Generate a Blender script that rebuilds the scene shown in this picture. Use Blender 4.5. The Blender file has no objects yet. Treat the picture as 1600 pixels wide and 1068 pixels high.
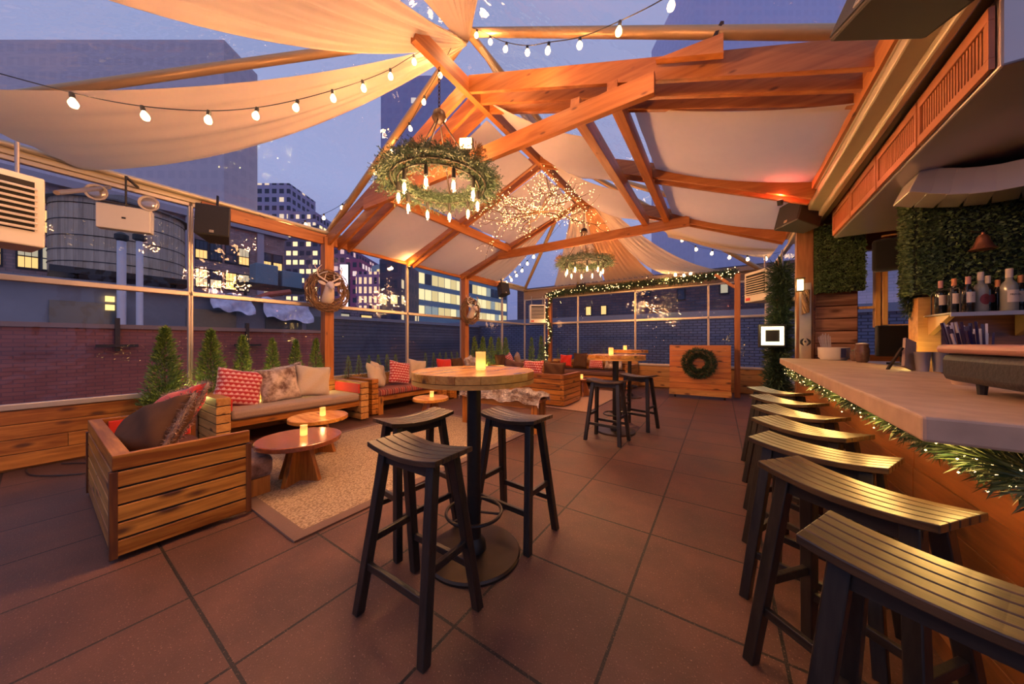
import bpy, bmesh, math, random
from mathutils import Vector, Matrix, Euler
random.seed(7)
R = math.radians
PI = math.pi
sc = bpy.context.scene
COL = sc.collection

# ------------------------------------------------------------------ camera
cam = bpy.data.cameras.new('camera')
camo = bpy.data.objects.new('camera', cam); COL.objects.link(camo)
camo.location = (0, 0, 1.27)
camo.rotation_euler = (R(90), 0, R(33.45))
cam.sensor_width = 36; cam.lens = 492 / 1600 * 36
cam.shift_y = 0.0; cam.clip_start = 0.02; cam.clip_end = 600
sc.camera = camo
sc.view_settings.view_transform = 'Standard'
sc.view_settings.look = 'None'
sc.view_settings.gamma = 1
sc.view_settings.use_curve_mapping = False
sc.view_settings.exposure = 0.32
sc.cycles.use_denoising = True
sc.cycles.max_bounces = 8
sc.cycles.transparent_max_bounces = 24
sc.cycles.sample_clamp_indirect = 6
sc.cycles.caustics_reflective = False
sc.cycles.caustics_refractive = False
# ------------------------------------------------------------------ dusk sky
w = bpy.data.worlds.new('world'); sc.world = w; w.use_nodes = True
nt = w.node_tree; nt.nodes.clear()
tc = nt.nodes.new('ShaderNodeTexCoord'); sx = nt.nodes.new('ShaderNodeSeparateXYZ')
nt.links.new(tc.outputs['Generated'], sx.inputs[0])
rp = nt.nodes.new('ShaderNodeValToRGB')
nt.links.new(sx.outputs['Z'], rp.inputs[0])
e = rp.color_ramp.elements
e[0].position = 0.0; e[0].color = (0.20, 0.19, 0.33, 1)
e[1].position = 1.0; e[1].color = (0.25, 0.30, 0.50, 1)
x = e.new(0.12); x.color = (0.17, 0.20, 0.42, 1)
x = e.new(0.40); x.color = (0.31, 0.35, 0.58, 1)
nz = nt.nodes.new('ShaderNodeTexNoise'); nz.inputs['Scale'].default_value = 2.2; nz.inputs['Detail'].default_value = 5
mp = nt.nodes.new('ShaderNodeMapping'); mp.inputs['Scale'].default_value = (1, 1, 2.5)
nt.links.new(tc.outputs['Generated'], mp.inputs[0]); nt.links.new(mp.outputs[0], nz.inputs['Vector'])
cl = nt.nodes.new('ShaderNodeMix'); cl.data_type = 'RGBA'
cr = nt.nodes.new('ShaderNodeMapRange'); cr.inputs[1].default_value = .45; cr.inputs[2].default_value = .8; cr.inputs[4].default_value = .55
nt.links.new(nz.outputs[0], cr.inputs[0]); nt.links.new(cr.outputs[0], cl.inputs[0])
nt.links.new(rp.outputs[0], cl.inputs[6]); cl.inputs[7].default_value = (.36, .33, .50, 1)
bg = nt.nodes.new('ShaderNodeBackground'); bg.inputs[1].default_value = 1.0
ow = nt.nodes.new('ShaderNodeOutputWorld')
nt.links.new(cl.outputs[2], bg.inputs[0]); nt.links.new(bg.outputs[0], ow.inputs[0])

# ------------------------------------------------------------------ helpers
def link(o, parent=None):
    COL.objects.link(o)
    if parent is not None: o.parent = parent
    return o

class MB:
    def __init__(s): s.v = []; s.f = []
    def add(s, vs, fs):
        b = len(s.v); s.v += [tuple(p) for p in vs]; s.f += [tuple(i + b for i in f) for f in fs]
    def box(s, x0, x1, y0, y1, z0, z1, mat=None):
        vs = [Vector((x, y, z)) for z in (z0, z1) for y in (y0, y1) for x in (x0, x1)]
        if mat is not None: vs = [mat @ p for p in vs]
        s.add(vs, [(0, 2, 3, 1), (4, 5, 7, 6), (0, 1, 5, 4), (2, 6, 7, 3), (0, 4, 6, 2), (1, 3, 7, 5)])
    def bar(s, p0, p1, w, h, up=(0, 0, 1), w1=None, h1=None):
        p0 = Vector(p0); p1 = Vector(p1); d = (p1 - p0).normalized(); up = Vector(up)
        if abs(d.dot(up)) > .98: up = Vector((1, 0, 0))
        sd = d.cross(up).normalized(); u = sd.cross(d).normalized()
        w1 = w if w1 is None else w1; h1 = h if h1 is None else h1
        vs = []
        for p, a, b in ((p0, w, h), (p1, w1, h1)):
            for i, j in ((-1, -1), (1, -1), (1, 1), (-1, 1)): vs.append(p + sd * (a / 2 * i) + u * (b / 2 * j))
        s.add(vs, [(3, 2, 1, 0), (4, 5, 6, 7), (0, 1, 5, 4), (1, 2, 6, 5), (2, 3, 7, 6), (3, 0, 4, 7)])
    def cyl(s, p0, p1, r0, r1=None, n=16, cap=True):
        r1 = r0 if r1 is None else r1
        p0 = Vector(p0); p1 = Vector(p1); d = (p1 - p0).normalized()
        a = Vector((0, 0, 1)) if abs(d.z) < .9 else Vector((1, 0, 0))
        sd = d.cross(a).normalized(); u = sd.cross(d)
        vs = []
        for p, r in ((p0, r0), (p1, r1)):
            for k in range(n):
                t = 2 * PI * k / n; vs.append(p + sd * (r * math.cos(t)) + u * (r * math.sin(t)))
        fs = [(k, (k + 1) % n, n + (k + 1) % n, n + k) for k in range(n)]
        if cap: fs += [tuple(range(n - 1, -1, -1)), tuple(range(n, 2 * n))]
        s.add(vs, fs)
    def tube(s, pts, r, n=8, closed=False):
        pts = [Vector(p) for p in pts]; m = len(pts); vs = []; prev = None
        for i, p in enumerate(pts):
            if closed: d = pts[(i + 1) % m] - pts[i - 1]
            else: d = pts[min(i + 1, m - 1)] - pts[max(i - 1, 0)]
            d.normalize()
            if prev is None:
                a = Vector((0, 0, 1)) if abs(d.z) < .9 else Vector((1, 0, 0)); sd = d.cross(a).normalized()
            else:
                sd = (prev - d * prev.dot(d)).normalized()
            prev = sd; u = d.cross(sd)
            rr = r[i] if isinstance(r, (list, tuple)) else r
            for k in range(n):
                t = 2 * PI * k / n; vs.append(p + sd * (rr * math.cos(t)) + u * (rr * math.sin(t)))
        fs = []
        for i in range(m if closed else m - 1):
            j = (i + 1) % m
            for k in range(n): fs.append((i * n + k, i * n + (k + 1) % n, j * n + (k + 1) % n, j * n + k))
        if not closed: fs += [tuple(range(n - 1, -1, -1)), tuple(range((m - 1) * n, m * n))]
        s.add(vs, fs)
    def lathe(s, prof, n=20, c=(0, 0, 0), axis=None):
        vs = []; fs = []
        q = Vector((0, 0, 1)).rotation_difference(Vector(axis).normalized()) if axis else None
        for (r, z) in prof:
            for k in range(n):
                t = 2 * PI * k / n; p = Vector((r * math.cos(t), r * math.sin(t), z))
                if q: p = q @ p
                vs.append(p + Vector(c))
        for i in range(len(prof) - 1):
            for k in range(n): fs.append((i * n + k, i * n + (k + 1) % n, (i + 1) * n + (k + 1) % n, (i + 1) * n + k))
        fs += [tuple(range(n - 1, -1, -1)), tuple(range((len(prof) - 1) * n, len(prof) * n))]
        s.add(vs, fs)
    def ball(s, c, r, sz=None, n=12, m=8):
        sz = sz or (1, 1, 1); prof = []; vs = []; fs = []
        for i in range(m + 1):
            a = -PI / 2 + PI * i / m
            for k in range(n):
                t = 2 * PI * k / n
                vs.append((c[0] + r * sz[0] * math.cos(a) * math.cos(t), c[1] + r * sz[1] * math.cos(a) * math.sin(t), c[2] + r * sz[2] * math.sin(a)))
        for i in range(m):
            for k in range(n): fs.append((i * n + k, i * n + (k + 1) % n, (i + 1) * n + (k + 1) % n, (i + 1) * n + k))
        s.add(vs, fs)
    def grid(s, fn, nu, nv):
        vs = [fn(i / nu, j / nv) for i in range(nu + 1) for j in range(nv + 1)]
        s.add(vs, [(i * (nv + 1) + j, (i + 1) * (nv + 1) + j, (i + 1) * (nv + 1) + j + 1, i * (nv + 1) + j + 1) for i in range(nu) for j in range(nv)])
    def needle(s, p, d, L, wd):
        d = Vector(d).normalized(); a = Vector((random.uniform(-1, 1), random.uniform(-1, 1), random.uniform(-1, 1)))
        sd = d.cross(a)
        if sd.length < 1e-4: sd = d.orthogonal()
        sd = sd.normalized() * (wd / 2); p = Vector(p); q = p + d * (L * .45); e_ = p + d * L
        s.add([p, q + sd, e_, q - sd], [(0, 1, 2, 3)])
    def build(s, name, mat, parent=None, smooth=False, bevel=0, loc=None, solid=0, sub=0):
        me = bpy.data.meshes.new(name); me.from_pydata(s.v, [], s.f); me.update()
        o = bpy.data.objects.new(name, me); link(o, parent)
        if mat: me.materials.append(mat)
        if smooth: me.shade_smooth()
        if smooth == 'auto':
            me.set_sharp_from_angle(angle=R(40))
        if bevel:
            b = o.modifiers.new('bevel', 'BEVEL'); b.width = bevel; b.segments = 2; b.limit_method = 'ANGLE'
        if solid:
            b = o.modifiers.new('solid', 'SOLIDIFY'); b.thickness = solid; b.offset = 0
        if sub:
            b = o.modifiers.new('sub', 'SUBSURF'); b.levels = sub; b.render_levels = sub
        if loc is not None: o.location = loc
        return o

def tag(o, label=None, cat=None, group=None, kind=None):
    if label: o['label'] = label
    if cat: o['category'] = cat
    if group: o['group'] = group
    if kind: o['kind'] = kind
    return o
def thing(name, label, cat, loc=(0, 0, 0), rz=0, group=None):
    o = bpy.data.objects.new(name, None); o.empty_display_size = .05; link(o)
    o.location = loc; o.rotation_euler = (0, 0, rz)
    return tag(o, label, cat, group)
def struct(o): o['kind'] = 'structure'; return o
def dup(o, parent=None, **kw):
    c = o.copy(); link(c, parent)
    for ch in list(o.children): dup(ch, c)
    return c
def text_mesh(txt, size, mat, parent, name, mtx, depth=.002):
    cu = bpy.data.curves.new(name, 'FONT'); cu.body = txt; cu.size = size; cu.extrude = depth; cu.align_x = 'CENTER'; cu.align_y = 'CENTER'
    t = bpy.data.objects.new(name, cu); COL.objects.link(t)
    me = bpy.data.meshes.new_from_object(t); bpy.data.objects.remove(t)
    o = bpy.data.objects.new(name, me); me.materials.clear(); me.materials.append(mat); link(o, parent); o.matrix_local = mtx
    return o

# ------------------------------------------------------------------ materials
MATS = {}
def newmat(name):
    m = bpy.data.materials.new(name); m.use_nodes = True; n = m.node_tree
    b = n.nodes['Principled BSDF']; return m, n, b
def lk(n, a, b): n.links.new(a, b)
def plain(name, col, rough=.6, metal=0, noise=0, nscale=20, bump=0, spec=.5, coat=0, sheen=0):
    if name in MATS: return MATS[name]
    m, n, b = newmat(name)
    b.inputs['Roughness'].default_value = rough; b.inputs['Metallic'].default_value = metal
    b.inputs['Specular IOR Level'].default_value = spec
    b.inputs['Coat Weight'].default_value = coat; b.inputs['Sheen Weight'].default_value = sheen
    t = n.nodes.new('ShaderNodeTexCoord'); z = n.nodes.new('ShaderNodeTexNoise'); z.inputs['Scale'].default_value = nscale; z.inputs['Detail'].default_value = 4
    lk(n, t.outputs['Object'], z.inputs['Vector'])
    mx = n.nodes.new('ShaderNodeMix'); mx.data_type = 'RGBA'; lk(n, z.outputs[0], mx.inputs[0])
    k = max(noise, .03)
    mx.inputs[6].default_value = (*[c * (1 - k) for c in col], 1); mx.inputs[7].default_value = (*[min(1, c * (1 + k)) for c in col], 1)
    lk(n, mx.outputs[2], b.inputs['Base Color'])
    if bump:
        bp = n.nodes.new('ShaderNodeBump'); bp.inputs['Strength'].default_value = bump; bp.inputs['Distance'].default_value = .01
        lk(n, z.outputs[0], bp.inputs['Height']); lk(n, bp.outputs[0], b.inputs['Normal'])
    MATS[name] = m; return m
def emit(name, col, strength, base=None):
    if name in MATS: return MATS[name]
    m, n, b = newmat(name)
    b.inputs['Base Color'].default_value = (*(base or col), 1)
    b.inputs['Emission Color'].default_value = (*col, 1); b.inputs['Emission Strength'].default_value = strength
    MATS[name] = m; return m
def wood(name, dark, light, axis='x', rough=.4, scale=1.0, knots=True, coat=0, knot=(.09, .03, .012), kn=1.0):
    key = name + '_' + axis
    if key in MATS: return MATS[key]
    m, n, b = newmat(key)
    b.inputs['Roughness'].default_value = rough; b.inputs['Coat Weight'].default_value = coat; b.inputs['Coat Roughness'].default_value = .25
    t = n.nodes.new('ShaderNodeTexCoord'); g = n.nodes.new('ShaderNodeNewGeometry')
    off = n.nodes.new('ShaderNodeVectorMath'); off.operation = 'MULTIPLY_ADD'
    cx = n.nodes.new('ShaderNodeCombineXYZ')
    for i in range(3): lk(n, g.outputs['Random Per Island'], cx.inputs[i])
    lk(n, cx.outputs[0], off.inputs[0]); off.inputs[1].default_value = (7, 11, 13); lk(n, t.outputs['Object'], off.inputs[2])
    mp = n.nodes.new('ShaderNodeMapping'); lk(n, off.outputs[0], mp.inputs[0])
    st = {'x': (1.2, 14, 14), 'y': (14, 1.2, 14), 'z': (14, 14, 1.2)}[axis]
    mp.inputs['Scale'].default_value = tuple(v * scale for v in st)
    z = n.nodes.new('ShaderNodeTexNoise'); z.inputs['Scale'].default_value = 1; z.inputs['Detail'].default_value = 6; z.inputs['Distortion'].default_value = 1.2
    lk(n, mp.outputs[0], z.inputs['Vector'])
    z2 = n.nodes.new('ShaderNodeTexNoise'); z2.inputs['Scale'].default_value = 5; z2.inputs['Detail'].default_value = 3
    lk(n, mp.outputs[0], z2.inputs['Vector'])
    ad = n.nodes.new('ShaderNodeMath'); ad.operation = 'MULTIPLY_ADD'; lk(n, z2.outputs[0], ad.inputs[0]); ad.inputs[1].default_value = .35; lk(n, z.outputs[0], ad.inputs[2])
    isl = n.nodes.new('ShaderNodeMath'); isl.operation = 'MULTIPLY_ADD'; lk(n, g.outputs['Random Per Island'], isl.inputs[0]); isl.inputs[1].default_value = .3; lk(n, ad.outputs[0], isl.inputs[2])
    mr = n.nodes.new('ShaderNodeMapRange'); mr.inputs[1].default_value = .60; mr.inputs[2].default_value = 1.08; lk(n, isl.outputs[0], mr.inputs[0])
    mx = n.nodes.new('ShaderNodeMix'); mx.data_type = 'RGBA'; lk(n, mr.outputs[0], mx.inputs[0])
    mx.inputs[6].default_value = (*dark, 1); mx.inputs[7].default_value = (*light, 1)
    out = mx.outputs[2]
    if knots:
        vm = n.nodes.new('ShaderNodeMapping'); lk(n, off.outputs[0], vm.inputs[0])
        ks = {'x': (1.6, 4.2, 4.2), 'y': (4.2, 1.6, 4.2), 'z': (4.2, 4.2, 1.6)}[axis]; vm.inputs['Scale'].default_value = ks
        vo = n.nodes.new('ShaderNodeTexVoronoi'); vo.inputs['Scale'].default_value = 1.9; lk(n, vm.outputs[0], vo.inputs['Vector'])
        km = n.nodes.new('ShaderNodeMapRange'); km.inputs[1].default_value = .10 * kn; km.inputs[2].default_value = .24 * kn; km.inputs[3].default_value = .92; km.inputs[4].default_value = 0
        lk(n, vo.outputs['Distance'], km.inputs[0])
        kx = n.nodes.new('ShaderNodeMix'); kx.data_type = 'RGBA'; lk(n, km.outputs[0], kx.inputs[0]); lk(n, out, kx.inputs[6]); kx.inputs[7].default_value = (*knot, 1)
        out = kx.outputs[2]
    lk(n, out, b.inputs['Base Color'])
    bp = n.nodes.new('ShaderNodeBump'); bp.inputs['Strength'].default_value = .12; bp.inputs['Distance'].default_value = .004
    lk(n, ad.outputs[0], bp.inputs['Height']); lk(n, bp.outputs[0], b.inputs['Normal'])
    MATS[key] = m; return m
def cedar(a='x'): return wood('cedar', (.26, .075, .010), (.66, .26, .045), a, .33, 1, True, .25)
def beamw(a='x'): return wood('beam', (.34, .10, .02), (.60, .22, .055), a, .5, .7, kn=.5, knot=(.16, .05, .015))
def palew(a='x'): return wood('pale', (.40, .17, .04), (.66, .34, .10), a, .5, 1)
def tablew(a='x'): return wood('table', (.46, .15, .015), (.90, .42, .075), a, .27, 1, True, .2)
def redw(a='x'): return wood('redtable', (.20, .05, .018), (.38, .11, .035), a, .2, 1, False, .5)
def blackw(a='x'): return wood('black', (.008, .007, .006), (.035, .028, .022), a, .38, 1.5, False, .2)
def seatw(a='x'): return wood('seat', (.028, .016, .009), (.11, .062, .03), a, .36, 1.6, False, .2)
def barw(a='y'): return wood('bar', (.12, .035, .010), (.32, .11, .03), a, .35, 1, True, .2)
STEEL = plain('steel', (.40, .35, .34), .42, .65, .15, 3, .05)
ALU = plain('aluminium', (.62, .50, .38), .38, .55, .05)
CREAM = plain('cream_metal', (.62, .50, .34), .4, .3, .05)
GOLDM = plain('gold_pipe', (.60, .36, .16), .35, .35, .05)
BLACK = plain('black_plastic', (.02, .018, .017), .5)
IRON = plain('iron', (.035, .028, .024), .45, .6, .2, 30, .2)
WHITE = plain('white_enamel', (.70, .62, .52), .4)
DARK = plain('dark_gap', (.02, .014, .01), .8)
BRONZE = plain('rust_metal', (.045, .024, .016), .5, .5, .3)
def concrete():
    return plain('concrete', (.44, .29, .20), .6, 0, .38, 9, .35)
CONC = concrete()

def fabric(name, col, scale=90, rough=.9, bump=.35, sheen=.3, trans=0, n2=.12):
    if name in MATS: return MATS[name]
    m, n, b = newmat(name)
    b.inputs['Roughness'].default_value = rough; b.inputs['Sheen Weight'].default_value = sheen; b.inputs['Specular IOR Level'].default_value = .2
    t = n.nodes.new('ShaderNodeTexCoord'); z = n.nodes.new('ShaderNodeTexNoise'); z.inputs['Scale'].default_value = scale; z.inputs['Detail'].default_value = 2
    lk(n, t.outputs['Object'], z.inputs['Vector'])
    mx = n.nodes.new('ShaderNodeMix'); mx.data_type = 'RGBA'; lk(n, z.outputs[0], mx.inputs[0])
    mx.inputs[6].default_value = (*[c * (1 - n2) for c in col], 1); mx.inputs[7].default_value = (*[min(1, c * (1 + n2)) for c in col], 1)
    lk(n, mx.outputs[2], b.inputs['Base Color'])
    bp = n.nodes.new('ShaderNodeBump'); bp.inputs['Strength'].default_value = bump; bp.inputs['Distance'].default_value = .004
    lk(n, z.outputs[0], bp.inputs['Height']); lk(n, bp.outputs[0], b.inputs['Normal'])
    if trans:
        tr = n.nodes.new('ShaderNodeBsdfTranslucent'); tr.inputs[0].default_value = (*col, 1)
        ms = n.nodes.new('ShaderNodeMixShader'); ms.inputs[0].default_value = trans
        lk(n, b.outputs[0], ms.inputs[1]); lk(n, tr.outputs[0], ms.inputs[2])
        lk(n, ms.outputs[0], n.nodes['Material Output'].inputs[0])
    MATS[name] = m; return m
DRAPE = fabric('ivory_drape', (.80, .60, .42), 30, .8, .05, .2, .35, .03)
LINER = fabric('liner_fabric', (.76, .62, .54), 12, .85, .04, .1, .3, .05)
BEIGE = fabric('beige_linen', (.55, .42, .29))
TAUPE = fabric('taupe_weave', (.34, .22, .15), 140, .9, .6, .2, 0, .3)
BROWN = fabric('brown_suede', (.085, .038, .018), 8, .8, .1, .0, 0, .25)
REDF = fabric('red_felt', (.62, .035, .02), 60)
PLUM = fabric('plum_brown_fabric', (.12, .055, .04), 100, sheen=0)
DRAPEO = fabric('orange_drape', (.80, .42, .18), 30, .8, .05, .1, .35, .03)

def fur(name, c1, c2, sc_=5):
    m, n, b = newmat(name); b.inputs['Roughness'].default_value = .9; b.inputs['Sheen Weight'].default_value = .5
    t = n.nodes.new('ShaderNodeTexCoord')
    z = n.nodes.new('ShaderNodeTexNoise'); z.inputs['Scale'].default_value = sc_; z.inputs['Detail'].default_value = 6; z.inputs['Roughness'].default_value = .7
    lk(n, t.outputs['Object'], z.inputs['Vector'])
    mr = n.nodes.new('ShaderNodeMapRange'); mr.inputs[1].default_value = .40; mr.inputs[2].default_value = .60; lk(n, z.outputs[0], mr.inputs[0])
    mx = n.nodes.new('ShaderNodeMix'); mx.data_type = 'RGBA'; lk(n, mr.outputs[0], mx.inputs[0])
    mx.inputs[6].default_value = (*c1, 1); mx.inputs[7].default_value = (*c2, 1); lk(n, mx.outputs[2], b.inputs['Base Color'])
    return m
FUR = fur('brown_white_fur', (.13, .06, .035), (.62, .47, .36), 6)
FURB = fur('grey_white_fur', (.22, .12, .07), (.78, .68, .58), 5)
FURD = fur('brown_fur_trim', (.14, .07, .045), (.36, .22, .16), 9)

def nordic(name, red, white):
    m, n, b = newmat(name); b.inputs['Roughness'].default_value = .9; b.inputs['Sheen Weight'].default_value = .3
    t = n.nodes.new('ShaderNodeTexCoord'); s = n.nodes.new('ShaderNodeSeparateXYZ'); lk(n, t.outputs['Object'], s.inputs[0])
    def sn(o, f, ph=0):
        a = n.nodes.new('ShaderNodeMath'); a.operation = 'MULTIPLY_ADD'; lk(n, o, a.inputs[0]); a.inputs[1].default_value = f; a.inputs[2].default_value = ph
        q = n.nodes.new('ShaderNodeMath'); q.operation = 'SINE'; lk(n, a.outputs[0], q.inputs[0]); return q.outputs[0]
    a1 = sn(s.outputs['X'], 2 * PI / .055); a2 = sn(s.outputs['Z'], 2 * PI / .052); a3 = sn(s.outputs['X'], 2 * PI / .0137, 1); a4 = sn(s.outputs['Z'], 2 * PI / .104)
    mu = n.nodes.new('ShaderNodeMath'); mu.operation = 'MULTIPLY_ADD'; lk(n, a3, mu.inputs[0]); mu.inputs[1].default_value = .5; lk(n, a2, mu.inputs[2])
    m2 = n.nodes.new('ShaderNodeMath'); m2.operation = 'MULTIPLY_ADD'; lk(n, a1, m2.inputs[0]); lk(n, a4, m2.inputs[1]); lk(n, mu.outputs[0], m2.inputs[2])
    mr = n.nodes.new('ShaderNodeMapRange'); mr.inputs[1].default_value = .15; mr.inputs[2].default_value = .45; mr.inputs[4].default_value = .8; lk(n, m2.outputs[0], mr.inputs[0])
    mx = n.nodes.new('ShaderNodeMix'); mx.data_type = 'RGBA'; lk(n, mr.outputs[0], mx.inputs[0])
    mx.inputs[6].default_value = (*red, 1); mx.inputs[7].default_value = (*white, 1); lk(n, mx.outputs[2], b.inputs['Base Color'])
    return m
NORD = nordic('red_white_knit', (.42, .018, .02), (.80, .48, .42))
def plaid():
    m, n, b = newmat('plaid'); b.inputs['Roughness'].default_value = .9
    t = n.nodes.new('ShaderNodeTexCoord'); s = n.nodes.new('ShaderNodeSeparateXYZ'); lk(n, t.outputs['Object'], s.inputs[0])
    outs = []
    for ax, f, ph in (('X', 46, 0), ('Y', 46, 1), ('X', 130, .5)):
        a = n.nodes.new('ShaderNodeMath'); a.operation = 'MULTIPLY_ADD'; lk(n, s.outputs[ax], a.inputs[0]); a.inputs[1].default_value = f; a.inputs[2].default_value = ph
        q = n.nodes.new('ShaderNodeMath'); q.operation = 'SINE'; lk(n, a.outputs[0], q.inputs[0])
        r_ = n.nodes.new('ShaderNodeMapRange'); r_.inputs[1].default_value = .1; r_.inputs[2].default_value = .4; lk(n, q.outputs[0], r_.inputs[0]); outs.append(r_.outputs[0])
    c = (.30, .03, .025, 1); prev = None
    for o_, col in zip(outs, ((.03, .03, .045, 1), (.04, .035, .05, 1), (.42, .22, .14, 1))):
        mx = n.nodes.new('ShaderNodeMix'); mx.data_type = 'RGBA'
        h = n.nodes.new('ShaderNodeMath'); h.operation = 'MULTIPLY'; h.inputs[1].default_value = .55; lk(n, o_, h.inputs[0]); lk(n, h.outputs[0], mx.inputs[0])
        if prev: lk(n, prev, mx.inputs[6])
        else: mx.inputs[6].default_value = c
        mx.inputs[7].default_value = col; prev = mx.outputs[2]
    lk(n, prev, b.inputs['Base Color']); return m
PLAID = plaid()

def leafm(name, c1, c2, rough=.5):
    m, n, b = newmat(name); b.inputs['Roughness'].default_value = rough
    g = n.nodes.new('ShaderNodeNewGeometry'); mx = n.nodes.new('ShaderNodeMix'); mx.data_type = 'RGBA'
    lk(n, g.outputs['Random Per Island'], mx.inputs[0]); mx.inputs[6].default_value = (*c1, 1); mx.inputs[7].default_value = (*c2, 1)
    lk(n, mx.outputs[2], b.inputs['Base Color'])
    return m
PINE = leafm('pine_needles', (.010, .040, .026), (.06, .095, .038))
SPRUCE = leafm('spruce_needles', (.04, .11, .02), (.24, .33, .06))
GOLDP = leafm('gold_sprig', (.25, .11, .02), (.42, .22, .05))
BOXW = leafm('boxwood_leaves', (.035, .075, .02), (.20, .27, .10))
TWIG = leafm('vine_twigs', (.12, .06, .03), (.36, .20, .10), .7)

def brickm(name, c1, c2, mort, plane='yz', bw=.22, rh=.075, ms=.01, rough=.8):
    m, n, b = newmat(name); b.inputs['Roughness'].default_value = rough
    t = n.nodes.new('ShaderNodeTexCoord'); s = n.nodes.new('ShaderNodeSeparateXYZ'); c = n.nodes.new('ShaderNodeCombineXYZ')
    lk(n, t.outputs['Object'], s.inputs[0]); lk(n, s.outputs[plane[0].upper()], c.inputs[0]); lk(n, s.outputs[plane[1].upper()], c.inputs[1])
    br = n.nodes.new('ShaderNodeTexBrick'); lk(n, c.outputs[0], br.inputs['Vector']); br.inputs['Scale'].default_value = 1
    br.inputs['Brick Width'].default_value = bw; br.inputs['Row Height'].default_value = rh; br.inputs['Mortar Size'].default_value = ms
    br.inputs['Color1'].default_value = (*c1, 1); br.inputs['Color2'].default_value = (*c2, 1); br.inputs['Mortar'].default_value = (*mort, 1)
    z = n.nodes.new('ShaderNodeTexNoise'); z.inputs['Scale'].default_value = .9; z.inputs['Detail'].default_value = 6; lk(n, t.outputs['Object'], z.inputs['Vector'])
    mr = n.nodes.new('ShaderNodeMapRange'); mr.inputs[3].default_value = .55; mr.inputs[4].default_value = 1.45; lk(n, z.outputs[0], mr.inputs[0])
    mx = n.nodes.new('ShaderNodeMix'); mx.data_type = 'RGBA'; mx.blend_type = 'MULTIPLY'; mx.inputs[0].default_value = 1
    lk(n, br.outputs['Color'], mx.inputs[6]); lk(n, mr.outputs[0], mx.inputs[7]); lk(n, mx.outputs[2], b.inputs['Base Color'])
    bp = n.nodes.new('ShaderNodeBump'); bp.inputs['Strength'].default_value = .4; bp.inputs['Distance'].default_value = .01; bp.invert = True
    lk(n, br.outputs['Fac'], bp.inputs['Height']); lk(n, bp.outputs[0], b.inputs['Normal'])
    return m
def floorm():
    m, n, b = newmat('floor_pavers')
    t = n.nodes.new('ShaderNodeTexCoord'); mp = n.nodes.new('ShaderNodeMapping'); mp.inputs['Location'].default_value = (.385 + .605 * 20, -1.637 + .605 * 20, 0)
    lk(n, t.outputs['Object'], mp.inputs[0])
    br = n.nodes.new('ShaderNodeTexBrick'); lk(n, mp.outputs[0], br.inputs['Vector']); br.inputs['Scale'].default_value = 1; br.offset = 0
    br.inputs['Brick Width'].default_value = .605; br.inputs['Row Height'].default_value = .605; br.inputs['Mortar Size'].default_value = .0075
    br.inputs['Mortar Smooth'].default_value = .15
    br.inputs['Color1'].default_value = (.080, .033, .022, 1); br.inputs['Color2'].default_value = (.108, .047, .031, 1); br.inputs['Mortar'].default_value = (.006, .004, .003, 1)
    z = n.nodes.new('ShaderNodeTexNoise'); z.inputs['Scale'].default_value = 2.2; z.inputs['Detail'].default_value = 7; z.inputs['Roughness'].default_value = .65; lk(n, t.outputs['Object'], z.inputs['Vector'])
    mr = n.nodes.new('ShaderNodeMapRange'); mr.inputs[1].default_value = .3; mr.inputs[2].default_value = .7; mr.inputs[3].default_value = .55; mr.inputs[4].default_value = 1.5; lk(n, z.outputs[0], mr.inputs[0])
    mx = n.nodes.new('ShaderNodeMix'); mx.data_type = 'RGBA'; mx.blend_type = 'MULTIPLY'; mx.inputs[0].default_value = 1
    lk(n, br.outputs['Color'], mx.inputs[6]); lk(n, mr.outputs[0], mx.inputs[7])
    vo = n.nodes.new('ShaderNodeTexNoise'); vo.inputs['Scale'].default_value = 130; vo.inputs['Detail'].default_value = 2; lk(n, t.outputs['Object'], vo.inputs['Vector'])
    sp = n.nodes.new('ShaderNodeMapRange'); sp.inputs[1].default_value = .62; sp.inputs[2].default_value = .74; sp.inputs[4].default_value = .6; lk(n, vo.outputs[0], sp.inputs[0])
    m2 = n.nodes.new('ShaderNodeMix'); m2.data_type = 'RGBA'; lk(n, sp.outputs[0], m2.inputs[0]); lk(n, mx.outputs[2], m2.inputs[6]); m2.inputs[7].default_value = (.40, .22, .15, 1)
    lk(n, m2.outputs[2], b.inputs['Base Color'])
    rr = n.nodes.new('ShaderNodeMapRange'); rr.inputs[3].default_value = .42; rr.inputs[4].default_value = .72; lk(n, z.outputs[0], rr.inputs[0]); lk(n, rr.outputs[0], b.inputs['Roughness'])
    a = n.nodes.new('ShaderNodeMath'); a.operation = 'MULTIPLY_ADD'; lk(n, br.outputs['Fac'], a.inputs[0]); a.inputs[1].default_value = -3; lk(n, vo.outputs[0], a.inputs[2])
    bp = n.nodes.new('ShaderNodeBump'); bp.inputs['Strength'].default_value = .35; bp.inputs['Distance'].default_value = .004
    lk(n, a.outputs[0], bp.inputs['Height']); lk(n, bp.outputs[0], b.inputs['Normal'])
    return m
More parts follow.
